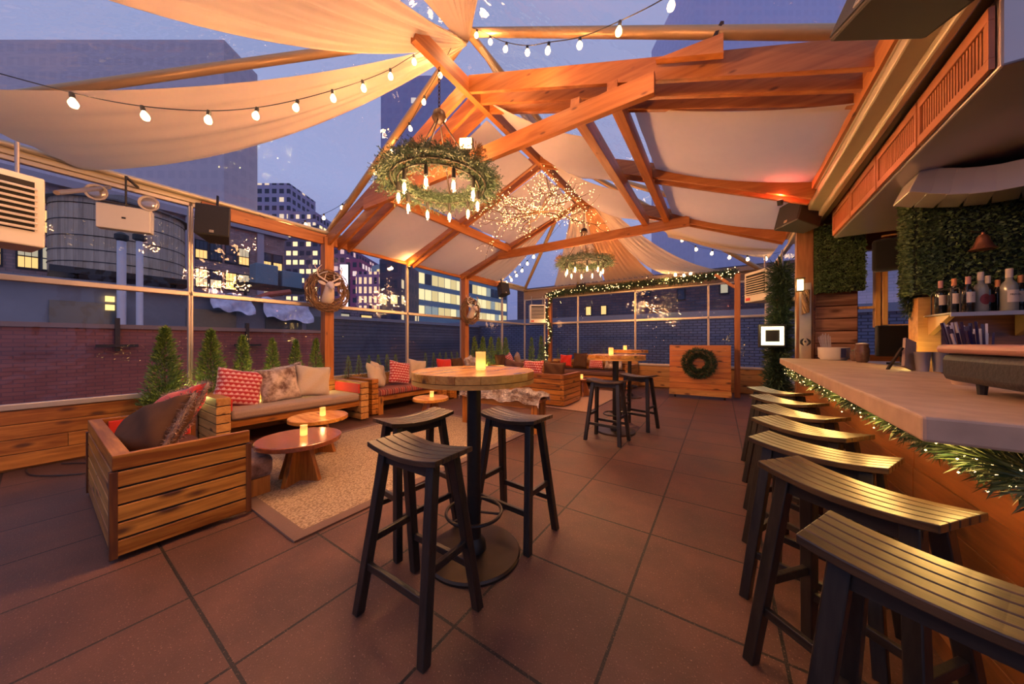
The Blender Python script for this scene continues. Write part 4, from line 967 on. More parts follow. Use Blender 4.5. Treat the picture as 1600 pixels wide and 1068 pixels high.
# ------------------------------------------------------------------ deer heads on vine wreaths
def deer(x, y, z, rz, label, sc_=1):
    wr = thing('vine_wreath', 'twig wreath around the %s' % label, 'wreath', (x, y, z), R(rz), 'vine wreaths on the left posts')
    b = MB(); rnd = random.Random(3)
    for k in range(46):
        ph = rnd.uniform(0, 6); am = rnd.uniform(.01, .05); r0 = .235 + rnd.gauss(0, .03); dy = rnd.gauss(0, .022); fq = rnd.choice((3, 4, 5)); q = rnd.uniform(0, 6)
        b.tube([((r0 + am * math.sin(fq * a * PI / 14 + ph)) * math.cos(a * PI / 14), dy - .05 + .02 * math.sin(a * .7 + q), (r0 * 1.06 + am * math.sin(fq * a * PI / 14 + ph)) * math.sin(a * PI / 14)) for a in range(28)], rnd.uniform(.003, .006), 4, True)
    b.build('twigs', TWIG, wr)
    t = thing('deer_head', label, 'deer head', (x, y, z), R(rz), 'mounted white deer heads')
    st = [((0, .0, -.17), .085, .07), ((0, -.05, -.13), .095, .085), ((0, -.10, -.06), .082, .09), ((0, -.14, .02), .068, .085), ((0, -.165, .075), .062, .075), ((0, -.20, .085), .058, .060), ((0, -.24, .065), .046, .048), ((0, -.28, .035), .034, .036), ((0, -.31, .012), .03, .030), ((0, -.325, .0), .018, .018)]
    b = MB(); n = 16; vs = []; fs = []
    for i, (c, rx, rz_) in enumerate(st):
        pv = Vector(st[max(i - 1, 0)][0]); nx = Vector(st[min(i + 1, len(st) - 1)][0]); d = (nx - pv).normalized(); side = Vector((1, 0, 0)); up = side.cross(d)
        for k in range(n):
            a = 2 * PI * k / n; vs.append(Vector(c) + side * rx * math.cos(a) + up * rz_ * math.sin(a))
    for i in range(len(st) - 1):
        for k in range(n): fs.append((i * n + k, i * n + (k + 1) % n, (i + 1) * n + (k + 1) % n, (i + 1) * n + k))
    fs += [tuple(range(n)), tuple(range((len(st) - 1) * n, len(st) * n))[::-1]]
    b.add(vs, fs); DW = plain('deer_white', (.72, .58, .50), .6); b.build('head', DW, t, smooth=True, sub=1)
    for s_ in (-1, 1):
        b = MB(); b.ball((0, 0, 0), .05, (1.25, .22, .5), 12, 8); o = b.build('ear', DW, t, smooth=True); o.location = (s_ * .105, -.15, .105); o.rotation_euler = (0, R(-24 * s_), R(15 * s_))
        b = MB(); P = lambda a, c, d: (s_ * a, c, d)
        b.tube(catmull([P(.03, -.155, .13), P(.09, -.14, .17), P(.15, -.12, .22), P(.165, -.15, .30), P(.12, -.2, .37)], 5), [.013] * 12 + [.009] * 6 + [.004] * 3, 7)
        b.tube(catmull([P(.15, -.12, .22), P(.11, -.2, .25), P(.05, -.25, .27)], 4), .008, 6)
        b.tube(catmull([P(.165, -.15, .30), P(.19, -.11, .35), P(.18, -.09, .40)], 4), .007, 6)
        b.tube([P(.07, -.145, .16), P(.06, -.16, .21), P(.055, -.175, .25)], [.008, .007, .003], 6)
        b.build('antler', DW, t, smooth=True)
        b = MB(); b.ball((s_ * .052, -.205, .105), .009, None, 8, 6); b.build('eye', BLACK, t, smooth=True)
    t.scale = (sc_,) * 3; wr.scale = (1.1,) * 3
deer(XL + .29, 2.70, 2.12, 78, 'white deer head mounted on the nearer wooden post', 1.05)
deer(XL + .29, 6.3, 2.08, 82, 'white deer head mounted on the farther wooden post', 1.0)

# ------------------------------------------------------------------ heaters, speakers, emergency light
def heater(x, y, z, rz, label, W=.5, H=.5, D=.34):
    t = thing('gas_heater', label, 'heater', (x, y, z), R(rz), 'cream hanging heaters')
    b = MB(); b.box(-W / 2, W / 2, 0, D, -H / 2, H / 2); b.build('casing', WHITE, t, bevel=.012)
    b = MB(); b.box(-W / 2 + .05, W / 2 - .05, -.006, .0, -H / 2 + .12, H / 2 - .05); b.build('grille_recess', DARK, t)
    for k in range(8):
        zz = -H / 2 + .14 + k * (H - .2) / 8; b = MB(); m = Matrix.Translation((0, -.014, zz)) @ Matrix.Rotation(R(35), 4, 'X'); b.box(-W / 2 + .04, W / 2 - .04, -.02, .02, -.004, .004, m); b.build('louver', WHITE, t)
    b = MB(); b.box(W / 2, W / 2 + .004, .1, .24, -.12, H / 2 - .05); b.build('side_vent', plain('brown_mesh', (.2, .1, .06), .6), t)
    b = MB(); b.box(-W / 2 + .04, -W / 2 + .14, -.004, 0, -H / 2 + .03, -H / 2 + .08); b.build('red_badge', plain('badge_red', (.6, .03, .02), .4), t)
    b = MB()
    for s_ in (-1, 1): b.cyl((s_ * W * .35, D * .6, H / 2), (s_ * W * .35, D * .6, H / 2 + .3), .012, n=8)
    b.build('hanging_rod', STEEL, t)
    return t
heater(-4.52, -.26, 2.31, 100, 'cream louvered heater hanging at the upper left edge', .62, .56)
heater(-5.0, 9.1, 2.2, 35, 'cream louvered heater hanging in the far left corner', .52, .60)
heater(.50, 6.75, 2.22, -58, 'cream heater hanging left of the bar corner, right of the far post', .52, .52, .5)
b = MB(); b.cyl((-4.75, .1, 2.55), (-5.65, .45, 2.98), .02, n=10); o = b.build('flue_pipe', STEEL, smooth='auto'); tag(o, 'grey flue pipe rising from the upper left heater to the eave', 'pipe')

def speaker(x, y, z, rot, label, W=.34, H=.4, D=.3, up=.2):
    t = thing('loudspeaker', label, 'loudspeaker', (x, y, z), 0, 'black loudspeakers'); t.rotation_euler = rot
    b = MB(); vs = [(-W / 2, 0, -H / 2), (W / 2, 0, -H / 2), (W * .3, D, -H / 2), (-W * .3, D, -H / 2)]; vs += [(a, c, H / 2) for a, c, _ in vs]
    b.add(vs, [(0, 3, 2, 1), (4, 5, 6, 7), (0, 1, 5, 4), (1, 2, 6, 5), (2, 3, 7, 6), (3, 0, 4, 7)]); b.build('cabinet', plain('speaker_black', (.03, .022, .018), .5), t, bevel=.012)
    b = MB(); b.box(-W / 2 + .012, W / 2 - .012, -.006, .0, -H / 2 + .012, H / 2 - .012); b.build('grille', plain('grille_black', (.018, .014, .012), .7, 0, .3, 200, .5), t)
    b = MB(); b.box(-.02, .02, -.010, -.006, -H / 2 + .03, -H / 2 + .06); bd = b.build('badge', plain('badge_tan', (.5, .4, .28), .4), t)
    text_mesh('JBL', .018, BLACK, bd, 'lettering', Matrix.Translation((0, -.0105, -H / 2 + .045)) @ Matrix.Rotation(R(90), 4, 'X'), .0003)
    b = MB(); b.bar((-W * .35, D * .5, H / 2 + .03), (W * .35, D * .5, H / 2 + .03), .04, .03); b.bar((0, D * .5, H / 2), (0, D * .5, H / 2 + up), .03, .02); b.build('bracket', IRON, t)
speaker(-5.30, 1.22, 2.80, (R(-8), 0, R(62)), 'black loudspeaker hanging above the second window mullion, upper left')
speaker(-5.25, 7.6, 2.85, (R(-15), 0, R(70)), 'small black loudspeaker under the eave at mid left', .3, .36)
speaker(.69, 5.0, 2.84, (R(-14), 0, R(-62)), 'black loudspeaker under the right eave by the bar corner', .38, .34)
speaker(.50, 1.75, 2.70, (R(-20), R(12), R(-75)), 'large black loudspeaker tucked under the roof at the top edge, right', .34, .32, .3)
speaker(-3.6, 9.3, 2.98, (R(-20), 0, 0), 'small black loudspeaker behind the garland under the small chandelier', .3, .2, .2, .1)

t = thing('emergency_light', 'white emergency light box with two round lamp heads at the upper left', 'emergency light', (-5.42, .53, 2.62), R(66))
b = MB(); b.box(-.2, .2, 0, .1, -.13, .13); b.build('box', WHITE, t, bevel=.008)
b = MB(); b.cyl((0, .05, .13), (0, .05, .47), .009, n=8); b.bar((0, .05, .47), (0, .34, .47), .02, .02); b.bar((-.2, .05, .16), (.2, .05, .16), .012, .012); b.build('mount', BLACK, t)
for s_, zz in ((-1, .23), (1, .20)):
    b = MB(); b.lathe([(.02, .09), (.06, .05), (.085, .0), (.085, -.012), (.075, -.012), (.03, .02)], 24, (0, 0, 0), (0, 1, 0)); o = b.build('lamp_head', plain('lamp_beige', (.55, .45, .35), .4), t, smooth='auto'); o.location = (s_ * .19, .0, zz)
    b = MB(); b.ball((0, .0, 0), .068, (1, .25, 1), 20, 8); b.build('lens', plain('lens', (.5, .42, .36), .15, .6), o, smooth=True)
b = MB(); b.box(-.015, .015, -.003, 0, -.01, .01); b.build('indicator', BLACK, t)

# ------------------------------------------------------------------ far booth with wreath
t = thing('dj_booth', 'chest-high orange plank booth with caster wheels in front of the far wall', 'booth', (-.41, 8.45, 0), R(4))
b = MB(); n = 9
for k in range(n): b.box(-.59, .59, -.27, -.23, .10 + k * .122 + .002, .10 + (k + 1) * .122 - .002)
b.build('front_panel', wood('booth', (.42, .12, .03), (.62, .24, .06), 'x', .35), t, bevel=.003)
b = MB(); b.box(-.59, -.56, -.23, .27, .1, 1.195); b.box(.56, .59, -.23, .27, .1, 1.195); b.box(-.56, .56, -.23, .27, 1.0, 1.03); b.build('side_panel', cedar('z'), t)
b = MB(); b.box(-.60, .60, -.285, -.272, .07, .19); b.build('kick_board', palew('x'), t)
for sx_ in (-1, 1):
    for sy in (-1, 1):
        b = MB(); b.cyl((sx_ * .48 - .015, sy * .2, .045), (sx_ * .48 + .015, sy * .2, .045), .045, n=16); b.bar((sx_ * .48, sy * .2, .05), (sx_ * .48, sy * .2, .12), .05, .03, (0, 1, 0)); b.build('caster_wheel', BLACK, t)
wr = thing('evergreen_wreath', 'round evergreen wreath hanging on the front of the booth', 'wreath', (-.395, 8.12, .80), R(4))
b = MB(); b.tube([(.24 * math.cos(a * PI / 16), 0, .24 * math.sin(a * PI / 16)) for a in range(32)], .02, 6, True); b.build('wire_frame', TWIG, wr)
b = MB(); ring_needles(b, .235, .085, 4200, .07, .012, .6, 0, 'y'); b.build('needles', PINE, wr)

# ------------------------------------------------------------------ bar
def prism(b, poly, z0, z1):
    n = len(poly); b.add([(x, y, z0) for x, y in poly] + [(x, y, z1) for x, y in poly], [tuple(range(n))[::-1], tuple(range(n, 2 * n))] + [(i, (i + 1) % n, n + (i + 1) % n, n + i) for i in range(n)])
b = MB(); prism(b, [(.455, 1.32), (1.12, 1.29), (1.22, 4.2), (1.24, 5.12), (.62, 5.12)], 1.0, 1.07)
o = b.build('bar_counter_top', CONC, bevel=.008); tag(o, 'long thick concrete counter slab of the bar at the right', 'counter')
t = thing('plank_bar', 'cedar plank bar body below the concrete slab', 'bar', (.8, 0, 0))
b = MB(); boards(b, 'y', 1.36, 5.1, 0.02, .985, -.02, .03, 6, .004); b.build('front_planks', barw('y'), t, bevel=.002)
b = MB(); boards(b, 'x', .015, .30, 0.02, .985, 1.33, .025, 6, .004); b.build('end_planks', barw('x'), t, bevel=.002)
b = MB(); b.box(.02, .28, 1.37, 5.08, .0, .985); b.build('carcass', DARK, t)
b = MB(); b.box(-.06, -.02, 1.36, 5.08, .0, .09); b.build('kick_board', barw('y'), t)
b = MB(); b.box(1.26, 1.72, 3.98, 5.36, .92, 1.05); tag(b.build('service_counter', STEEL, bevel=.005), 'steel service counter behind the bar under the cladding panel', 'counter')
b = MB(); b.box(1.27, 1.70, 4.0, 5.35, 0, .918); tag(b.build('service_cabinet', DARK), 'dark cabinet under the steel service counter', 'cabinet')
t = thing('garland', 'evergreen garland with fairy lights under the edge of the bar slab', 'garland', (0, 0, 0), 0, 'evergreen garlands')
pts = [(.69, 1.36, .92), (.70, 1.9, .91), (.70, 2.5, .94), (.71, 3.1, .92), (.71, 3.8, .94), (.72, 4.4, .93), (.73, 5.05, .94)]
b = MB(); path_needles(b, pts, .10, 12500, .06, .006); path_needles(b, [(.66, 1.30, .93), (1.1, 1.29, .90)], .10, 2600, .06, .006); b.build('needles', PINE, t)
b = MB(); cp = catmull(pts, 14); dots(b, [p + Vector((random.uniform(-.09, -.02), random.gauss(0, .02), random.gauss(0, .035))) for p in cp for _ in range(2)] + [Vector((random.uniform(.7, 1.1), 1.21, random.uniform(.86, .96))) for _ in range(14)], .0035); o = b.build('fairy_lights', TINY, t); o['kind'] = 'stuff'
for y in (1.6, 2.2, 2.9, 3.6, 4.4): plight(t, (.60, y, .90), 2.6, (1, .56, .14), .05)
plight(t, (.85, 1.2, .9), 1.0, (1, .66, .16), .05)

# corner post with ornament plates
t = thing('corner_post', 'timber and metal-plated corner post at the far end of the bar', 'post', (.86, 5.32, 0))
b = MB(); b.box(-.06, .10, -.05, .05, 0, 2.95); b.build('timber', wood('post_dark', (.16, .06, .02), (.32, .14, .05), 'z', .5), t, bevel=.005)
b = MB(); b.box(-.035, .075, -.064, -.05, .0, 2.0); b.build('metal_plate', plain('brushed_plate', (.60, .45, .27), .3, .8, .2, 8, .2), t)
for z in (.80, 1.27):
    m = MB()
    for s_ in (-1, 1): m.tube([(.02 + s_ * (.012 + .028 * math.sin(a * PI / 8)), -.068, z - .045 + .09 * a / 8) for a in range(9)], [.003, .008, .012, .013, .011, .013, .012, .008, .003], 6)
    m.ball((.02, -.068, z + .005), .011, (1, .5, 1)); m.build('antler_emblem', BLACK, t)
t = thing('wall_lantern', 'lit amber lantern on the corner post above the bar end', 'lantern', (.80, 5.05, 1.95)); t.scale = (.75, .75, .75)
b = MB(); b.box(-.05, .05, -.05, .05, -.10, -.09); b.box(-.055, .055, -.055, .055, .09, .11)
for sx_ in (-1, 1):
    for sy in (-1, 1): b.bar((sx_ * .047, sy * .047, -.09), (sx_ * .047, sy * .047, .09), .007, .007)
b.bar((0, 0, .1), (.02, .22, .14), .015, .015); b.build('frame', IRON, t)
b = MB(); b.box(-.035, .035, -.035, .035, -.085, .085); b.build('glowing_glass', emit('lantern_glow', (1, .62, .2), 7), t)
plight(t, (-.1, -.1, 0), 6, (1, .62, .2), .05)
# horned ram's head ornament / vine below lantern
b = MB()
for k in range(26):
    ph = random.uniform(0, 6); b.tube([(.88 + .03 * math.sin(a * .5 + ph), 5.22 + .05 * math.cos(a * .6 + ph), 1.62 + .06 * a * .7 + .01 * math.sin(ph)) for a in range(8)], .005, 4)
tag(b.build('vine_bundle', TWIG), 'bundle of dry vine hanging beside the lantern on the corner post', 'ornament')

# evergreen column and LED square
t = thing('evergreen_column', 'tall dark evergreen garland column between the far window and the bar post', 'greenery', (.72, 6.15, 0))
b = MB(); path_needles(b, [(.02, .1, .25), (.0, 0, .7), (.02, .05, 1.2), (.06, .1, 1.8), (.04, .0, 2.4)], .26, 9000, .10, .016); b.build('needles', PINE, t)
b = MB(); b.cyl((0, .1, 0), (.03, .1, 2.5), .03, n=8); b.build('stem', TWIG, t)
t = thing('light_box', 'square white glowing frame light in the evergreen column', 'lamp', (.64, 5.95, 1.36), R(14))
b = MB(); b.box(-.16, .16, 0, .06, -.17, .17); b.build('black_case', BLACK, t, bevel=.01)
b = MB(); o_, i_ = .135, .088
b.box(-o_, o_, -.008, 0, i_, o_); b.box(-o_, o_, -.008, 0, -o_, -i_); b.box(-o_, -i_, -.008, 0, -i_, i_); b.box(i_, o_, -.008, 0, -i_, i_); b.build('glowing_square', emit('led_white', (1, .85, .5), 4), t)
plight(t, (-.22, -.12, .2), 3, (1, .75, .3), .05)
b = MB(); b.bar((.0, .06, 0), (.25, .3, 0), .03, .03); b.build('bracket', IRON, t)

# bar enclosure
b = MB(); b.box(.98, 1.37, 5.4, 5.48, 0, 2.95); b.box(1.37, 2.25, 5.4, 5.48, 0, 1.12); b.box(2.25, 3.5, 5.4, 5.48, 0, 2.95); b.box(1.37, 2.25, 5.4, 5.48, 2.35, 2.95)
struct(b.build('wall_bar_end', barw('x')))
b = MB(); boards(b, 'x', 1.0, 1.36, .95, 1.86, 5.37, .03, 6, .016); tag(b.build('cladding_panel', wood('clad', (.16, .06, .03), (.50, .25, .15), 'x', .6), bevel=.002), 'weathered horizontal plank panel on the wall beyond the bar', 'panel')
o = bpy.data.objects.new('window_%d' % wi, None); link(o); struct(o); wi += 1
b = MB()
for xx in (1.50, 1.555, 1.84): b.box(xx, xx + .045, 5.36, 5.44, 1.12 if xx < 1.5 else 1.44, 2.35)
b.box(1.555, 1.88, 5.36, 5.44, 1.42, 1.47); b.box(1.555, 1.88, 5.36, 5.44, 2.1, 2.15); b.box(1.37, 1.50, 5.38, 5.42, 1.66, 1.69); b.build('window_frame', wood('sash', (.62, .32, .08), (.88, .55, .18), 'z', .4), o, bevel=.004)
b = MB(); b.add([(1.37, 5.42, 1.12), (2.25, 5.42, 1.12), (2.25, 5.42, 2.35), (1.37, 5.42, 2.35)], [(0, 1, 2, 3)]); b.build('pane', PANE, o)
b = MB(); b.box(1.33, 3.5, 3.86, 3.96, 0, 2.95); struct(b.build('wall_back_bar', barw('x')))
b = MB(); b.box(1.30, 1.415, 3.83, 3.855, 1.0, 1.62); b.box(1.30, 1.33, 3.855, 3.98, 1.0, 1.62); tag(b.build('end_cap_board', palew('x')), 'pale board capping the end of the back bar wall, lit yellow', 'board')
b = MB(); b.box(.96, 3.6, 2.2, 5.5, 2.92, 3.0); struct(b.build('trim_3', barw('y')))
b = MB(); b.box(3.5, 3.56, .8, 5.5, 0, 2.95); struct(b.build('wall_bar_right', barw('y')))

def boxwood(x0, x1, y0, y1, z0, z1, n, label, face):
    t = thing('boxwood_panel', label, 'greenery', (0, 0, 0), 0, 'boxwood hedge panels')
    b = MB(); b.box(x0, x1, y0, y1, z0, z1); b.build('backing_mat', plain('hedge_back', (.012, .02, .008), .9), t)
    b = MB()
    for _ in range(n):
        f = random.choice(face); p = Vector((random.uniform(x0, x1), random.uniform(y0, y1), random.uniform(z0, z1)))
        if f == '-y': p.y = y0; nv = Vector((0, -1, 0))
        else: p.x = x0; nv = Vector((-1, 0, 0))
        b.needle(p + nv * random.uniform(0, .02), nv + Vector((random.gauss(0, .8), random.gauss(0, .8), random.gauss(0, .8))), .03, .016)
    b.build('leaves', BOXW, t)
boxwood(1.0, 1.40, 5.28, 5.34, 1.87, 2.68, 9000, 'boxwood hedge panel above the weathered cladding, left of the covered screen', ['-y', '-y', '-x'])
boxwood(1.42, 3.2, 3.77, 3.855, 1.50, 2.9, 21000, 'large boxwood hedge panel on the wall above the wine bottles', ['-y'])
boxwood(1.27, 1.41, 3.78, 3.98, 1.64, 2.7, 7000, 'narrow boxwood strip wrapping the corner left of the bottle wall', ['-y', '-x'])
t = thing('wall_screen', 'screen under a black cloth cover above the bar window', 'screen', (1.585, 5.12, 2.24), R(-14))
b = MB(); b.box(-.17, .17, -.05, .08, -.19, .16); b.build('cloth_cover', fabric('black_cloth', (.012, .01, .01), 20), t, smooth='auto', bevel=.03)
b = MB(); b.bar((-.1, .03, .20), (.15, .03, .20), .02, .02); b.bar((.15, .03, .20), (.17, .2, .1), .02, .02); b.bar((0, .03, .15), (0, .2, .2), .02, .02); b.build('bracket', palew('x'), t)
# bell
t = thing('copper_bell', 'small copper-brown bell hanging before the boxwood wall', 'bell', (1.52, 3.62, 1.97))
b = MB(); b.lathe([(.056, -.055), (.062, -.06), (.044, -.035), (.032, -.0), (.028, .025), (.018, .04), (.01, .045), (.008, .06)], 24); b.build('bell_body', plain('copper', (.30, .12, .07), .4, .7, .2), t, smooth='auto')
b = MB(); b.cyl((0, 0, .06), (0, .12, .10), .006, n=6); b.build('hook', IRON, t)
# shelf + bottles
t = thing('wine_shelf', 'steel shelf with a front rail holding the wine bottles', 'shelf', (1.33, 3.64, 1.475))
b = MB(); b.box(0, 1.5, -.14, .2, -.012, .0); b.box(0, 1.5, -.155, -.14, -.03, .0); b.build('shelf_plate', STEEL, t, bevel=.003)
for x in (.02, .42, .9):
    b = MB(); b.add([(x, -.1, -.012), (x, .2, -.012), (x, .2, -.16), (x + .03, -.1, -.012), (x + .03, .2, -.012), (x + .03, .2, -.16)], [(0, 1, 2), (5, 4, 3), (0, 2, 5, 3), (1, 0, 3, 4), (2, 1, 4, 5)]); b.build('bracket', GOLDM, t)
b = MB()
for x in (.012, .05): b.tube([(x, -.13, 0), (x, -.13, .15), (x, -.12, .17), (x, .1, .17), (x, .12, .15), (x, .12, 0)], .004, 5)
b.build('end_rail', BLACK, t)
def bottle(x, y, label, glass, lab, cap, h=.30, r=.036, lz=(.08, .17), txt=None, roundlab=False, parts=1):
    h *= .80; r *= .78; lz = (lz[0] * .8, lz[1] * .8)
    t = thing('wine_bottle', label, 'bottle', (x, y, 1.476), 0, 'bottles on the steel bar shelf')
    b = MB(); b.lathe([(r * .9, 0), (r, .006), (r, h * .58), (r * .85, h * .66), (r * .42, h * .74), (r * .38, h * .95), (r * .3, h * .96)], 18); b.build('glass_body', glass, t, smooth='auto')
    b = MB(); b.cyl((0, 0, h * .80), (0, 0, h + .004), r * .43, n=12); b.build('cap', cap, t, smooth='auto')
    n = 14; a0 = R(-125) if not roundlab else R(-118); a1 = R(-20) if not roundlab else R(-30); b = MB()
    def lf(u, v):
        a = a0 + (a1 - a0) * u; zz = lz[0] + (lz[1] - lz[0]) * v
        if roundlab: zz = (lz[0] + lz[1]) / 2 + (v - .5) * (lz[1] - lz[0]) * math.sqrt(max(.02, 1 - (2 * u - 1) ** 2))
        return ((r + .001) * math.cos(a), (r + .001) * math.sin(a), zz)
    b.grid(lf, n, 4); lo = b.build('label', lab, t, smooth=True)
    if txt:
        a = R(-75); m = Matrix.Translation(((r + .0015) * math.cos(a), (r + .0015) * math.sin(a), (lz[0] + lz[1]) / 2 + .01)) @ Matrix.Rotation(a + PI / 2, 4, 'Z') @ Matrix.Rotation(R(90), 4, 'X')
        text_mesh(txt, .014, BLACK, lo, 'lettering', m, .0002)
DG = plain('dark_wine_glass', (.012, .014, .012), .08, 0, .1, 3, 0, .8); CG = plain('pale_spirit_glass', (.30, .28, .22), .08, 0, .1, 3)
LB = plain('cream_label', (.70, .56, .44), .7); LR = plain('maroon_label', (.22, .03, .03), .6); CP = plain('pink_capsule', (.62, .28, .22), .5); CO = plain('orange_capsule', (.60, .22, .08), .5); CW = plain('pale_capsule', (.62, .50, .40), .5)
bottle(1.357, 3.68, 'leftmost dark wine bottle on the steel shelf, behind the end rail', DG, LB, CP)
bottle(1.388, 3.60, 'dark wine bottle with tan label and orange cap, second on the shelf', DG, LB, CO)
bottle(1.425, 3.54, 'dark bottle with a wide cream label, third on the shelf', DG, LB, CP, txt='\u2217')
bottle(1.490, 3.57, 'tall clear bottle with maroon oval label on the shelf', CG, LR, CW, .335, .042, (.06, .15), roundlab=True, txt='C')
bottle(1.545, 3.63, 'bottle with pale capsule right of the clear maroon-label one', DG, LR, CW, .31, .036, (.08, .15), roundlab=True)
bottle(1.62, 3.71, 'dark bottle with no label showing, in the gap mid shelf', DG, DG, CO, .28)
bottle(1.60, 3.56, 'clear-necked tall bottle with a big cream label reading sideways text', CG, LB, CW, .345, .046, (.07, .17), txt='MEZCAL')
bottle(1.69, 3.66, 'dark bottle with narrow label toward the right frame edge', DG, LB, CO)
bottle(1.73, 3.58, 'bottle with orange capsule and cream label at the right frame edge', DG, LB, CO)
bottle(1.80, 3.60, 'last bottle with red capsule at the right frame edge', DG, LR, CP)

# things on the counter
t = thing('countertop_cooker', 'rounded dark grey appliance with a terracotta lid at the right frame edge', 'appliance', (.92, 1.68, 1.09), R(90))
b = MB(); b.box(-.42, .42, -.13, .15, .022, .135); b.build('grey_body', plain('speckled_grey', (.020, .020, .026), .45, .2, .35, 60, .2), t, smooth='auto', bevel=.028)
b = MB(); b.box(-.43, .43, -.145, .16, .134, .170); b.build('lid', plain('terracotta_lid', (.42, .20, .15), .4, 0, .12), t, smooth='auto', bevel=.018)
for sx_ in (-1, 1):
    for sy in (-1, 1):
        b = MB(); b.cyl((sx_ * .3, sy * .09, -.02), (sx_ * .3, sy * .09, .03), .012, .016, 8); b.build('foot', BLACK, t)
t = thing('straw_caddy', 'beige caddy full of wrapped dark straws behind the grey appliance', 'caddy', (1.0, 2.45, 1.07), R(56))
b = MB(); b.lathe([(.10, 0), (.13, .12), (.135, .125), (.122, .125), (.095, .012), (.01, .012)], 20); o = b.build('bin', plain('beige_plastic', (.50, .34, .24), .5), t, smooth='auto'); o.scale = (1.2, .55, 1)
for k in range(46):
    x = -.125 + .25 * k / 45; b = MB(); a = (x * 1.6 + random.gauss(0, .1)); yy = random.uniform(-.045, .045)
    b.bar((x * .8, yy * .8, .02), (x * 1.15 + a * .22, yy + .02, .27 + random.uniform(-.04, .03)), .007, .007); b.build('wrapped_straw', plain('straw_dark', (.03, .02, .06), .25, 0, .1) if k % 3 else plain('straw_clear', (.50, .42, .42), .2), t)
t = thing('steel_shakers', 'stack of steel shaker tins by the back bar corner', 'tins', (1.15, 3.33, 1.07))
b = MB()
for x_ in (0, .075): b.lathe([(.028, 0), (.038, .13), (.040, .133), (.02, .13)], 18, (x_, 0, 0))
b.build('tins', STEEL, t, smooth='auto')
t = thing('menu_board', 'leaning weathered wood menu holder on the bar counter', 'menu stand', (1.09, 3.34, 1.07), R(40))
b = MB(); m = Matrix.Rotation(R(-14), 4, 'X') @ Matrix.Rotation(R(24), 4, 'Y'); b.box(-.042, .042, -.008, .008, 0.018, .24, m); b.build('board', plain('weathered_menu', (.36, .22, .15), .6, 0, .35, 30), t)
b = MB(); b.bar((0, 0.03, .16), (0, .11, .0), .02, .01); b.build('prop', IRON, t)
t = thing('napkin_caddy', 'white caddy with dark stripe and stirrers at the far bar end', 'caddy', (1.06, 4.93, 1.07))
b = MB(); b.lathe([(.10, 0), (.125, .03), (.13, .14), (.12, .14), (.115, .03), (.01, .02)], 24); b.build('bowl', WHITE, t, smooth='auto')
b = MB(); b.box(.03, .07, -.133, -.115, .03, .13); b.build('dark_stripe', plain('navy', (.03, .03, .08), .4), t)
for k in range(9):
    b = MB(); b.bar((-.08 + .008 * k, 0, .05), (-.12 + .012 * k, .02 * random.random(), .28 + random.uniform(-.03, .03)), .008, .006); b.build('wrapped_stirrer', plain('straw_clear', (.5, .42, .42), .2), t)
for k, (x, y, l) in enumerate(((1.19, 4.72, 'short clear glass with garnish left on the far bar end'), (1.17, 4.50, 'dark beaded glass jar on the far bar end'))):
    t = thing('glass_jar', l, 'glass', (x, y, 1.07), 0)
    b = MB(); b.lathe([(.035, 0), (.05, .02), (.055, .07 + .05 * k), (.045, .10 + .06 * k), (.05, .11 + .07 * k), (.02, .11 + .07 * k)], 18); b.build('glass_body', plain('smoky_glass', (.14, .07, .05), .12, 0, .4, 40, .3), t, smooth='auto')
    b = MB(); b.ball((0, 0, .11 + .07 * k), .045, (1, 1, .3)); b.build('lid', WHITE if k else PINE, t)
t = thing('register_monitor', 'black point of sale monitor seen behind the bar', 'monitor', (1.50, 4.62, 1.05), R(20))
b = MB(); b.box(-.24, .24, -.015, .02, .08, .38); b.build('screen', BLACK, t, bevel=.01)
b = MB(); b.box(-.10, .10, -.08, .08, 0, .02); b.bar((0, .02, .02), (0, .03, .2), .06, .03); b.build('stand', BLACK, t)
# small hanging greenery by the pillar
t = thing('greenery_spray', 'small evergreen spray hanging at the left of the yellow-lit pillar', 'greenery', (1.30, 3.95, 1.60))
b = MB(); path_needles(b, [(0, 0, .12), (-.02, -.02, .03), (0, 0, -.10)], .05, 1100, .04, .009); b.build('leaves', PINE, t)
b = MB(); b.cyl((0, 0, -.1), (.04, 0, .3), .006, n=6); b.build('stem', TWIG, t)
t = thing('bar_spotlight', 'small yellow-glowing lamp low behind the back bar corner', 'lamp', (1.22, 3.72, 1.09))
b = MB(); b.cyl((0, 0, 0), (0, 0, .05), .03, .035, 14); b.build('housing', IRON, t)
b = MB(); b.cyl((0, 0, .05), (0, 0, .056), .03, n=14); b.build('lens', emit('spot_glow', (1, .75, .2), 8), t)
plight(t, (0, 0, .09), 1.6, (1, .72, .2), .03)

# steel hood, duct and register
t = thing('ventilation_duct', 'large dented steel duct with a terracotta slotted register above the bar', 'duct', (0, 0, 0))
b = MB(); prism(b, [(1.02, 2.32), (3.3, 2.32), (3.3, 5.1), (1.10, 5.1)], 2.47, 2.80); b.build('duct_body', plain('hood_steel', (.55, .46, .46), .32, .6, .12, 2, .06), t, bevel=.01)
b = MB()
for k in range(4):
    y0 = 2.34 + k * .68; y1 = y0 + .66
    f = lambda y: 1.02 + (y - 2.32) / 2.78 * .08 - .014
    for (ya, yb, za, zb) in ((y0, y1, 2.48, 2.53), (y0, y1, 2.70, 2.76), (y0, y0 + .03, 2.53, 2.70), (y1 - .03, y1, 2.53, 2.70)): b.bar((f(ya), ya, (za + zb) / 2), (f(yb), yb, (za + zb) / 2), .02, zb - za)
b.build('register_frame', plain('terracotta_metal', (.48, .17, .07), .45, 0, .1), t, bevel=.002)
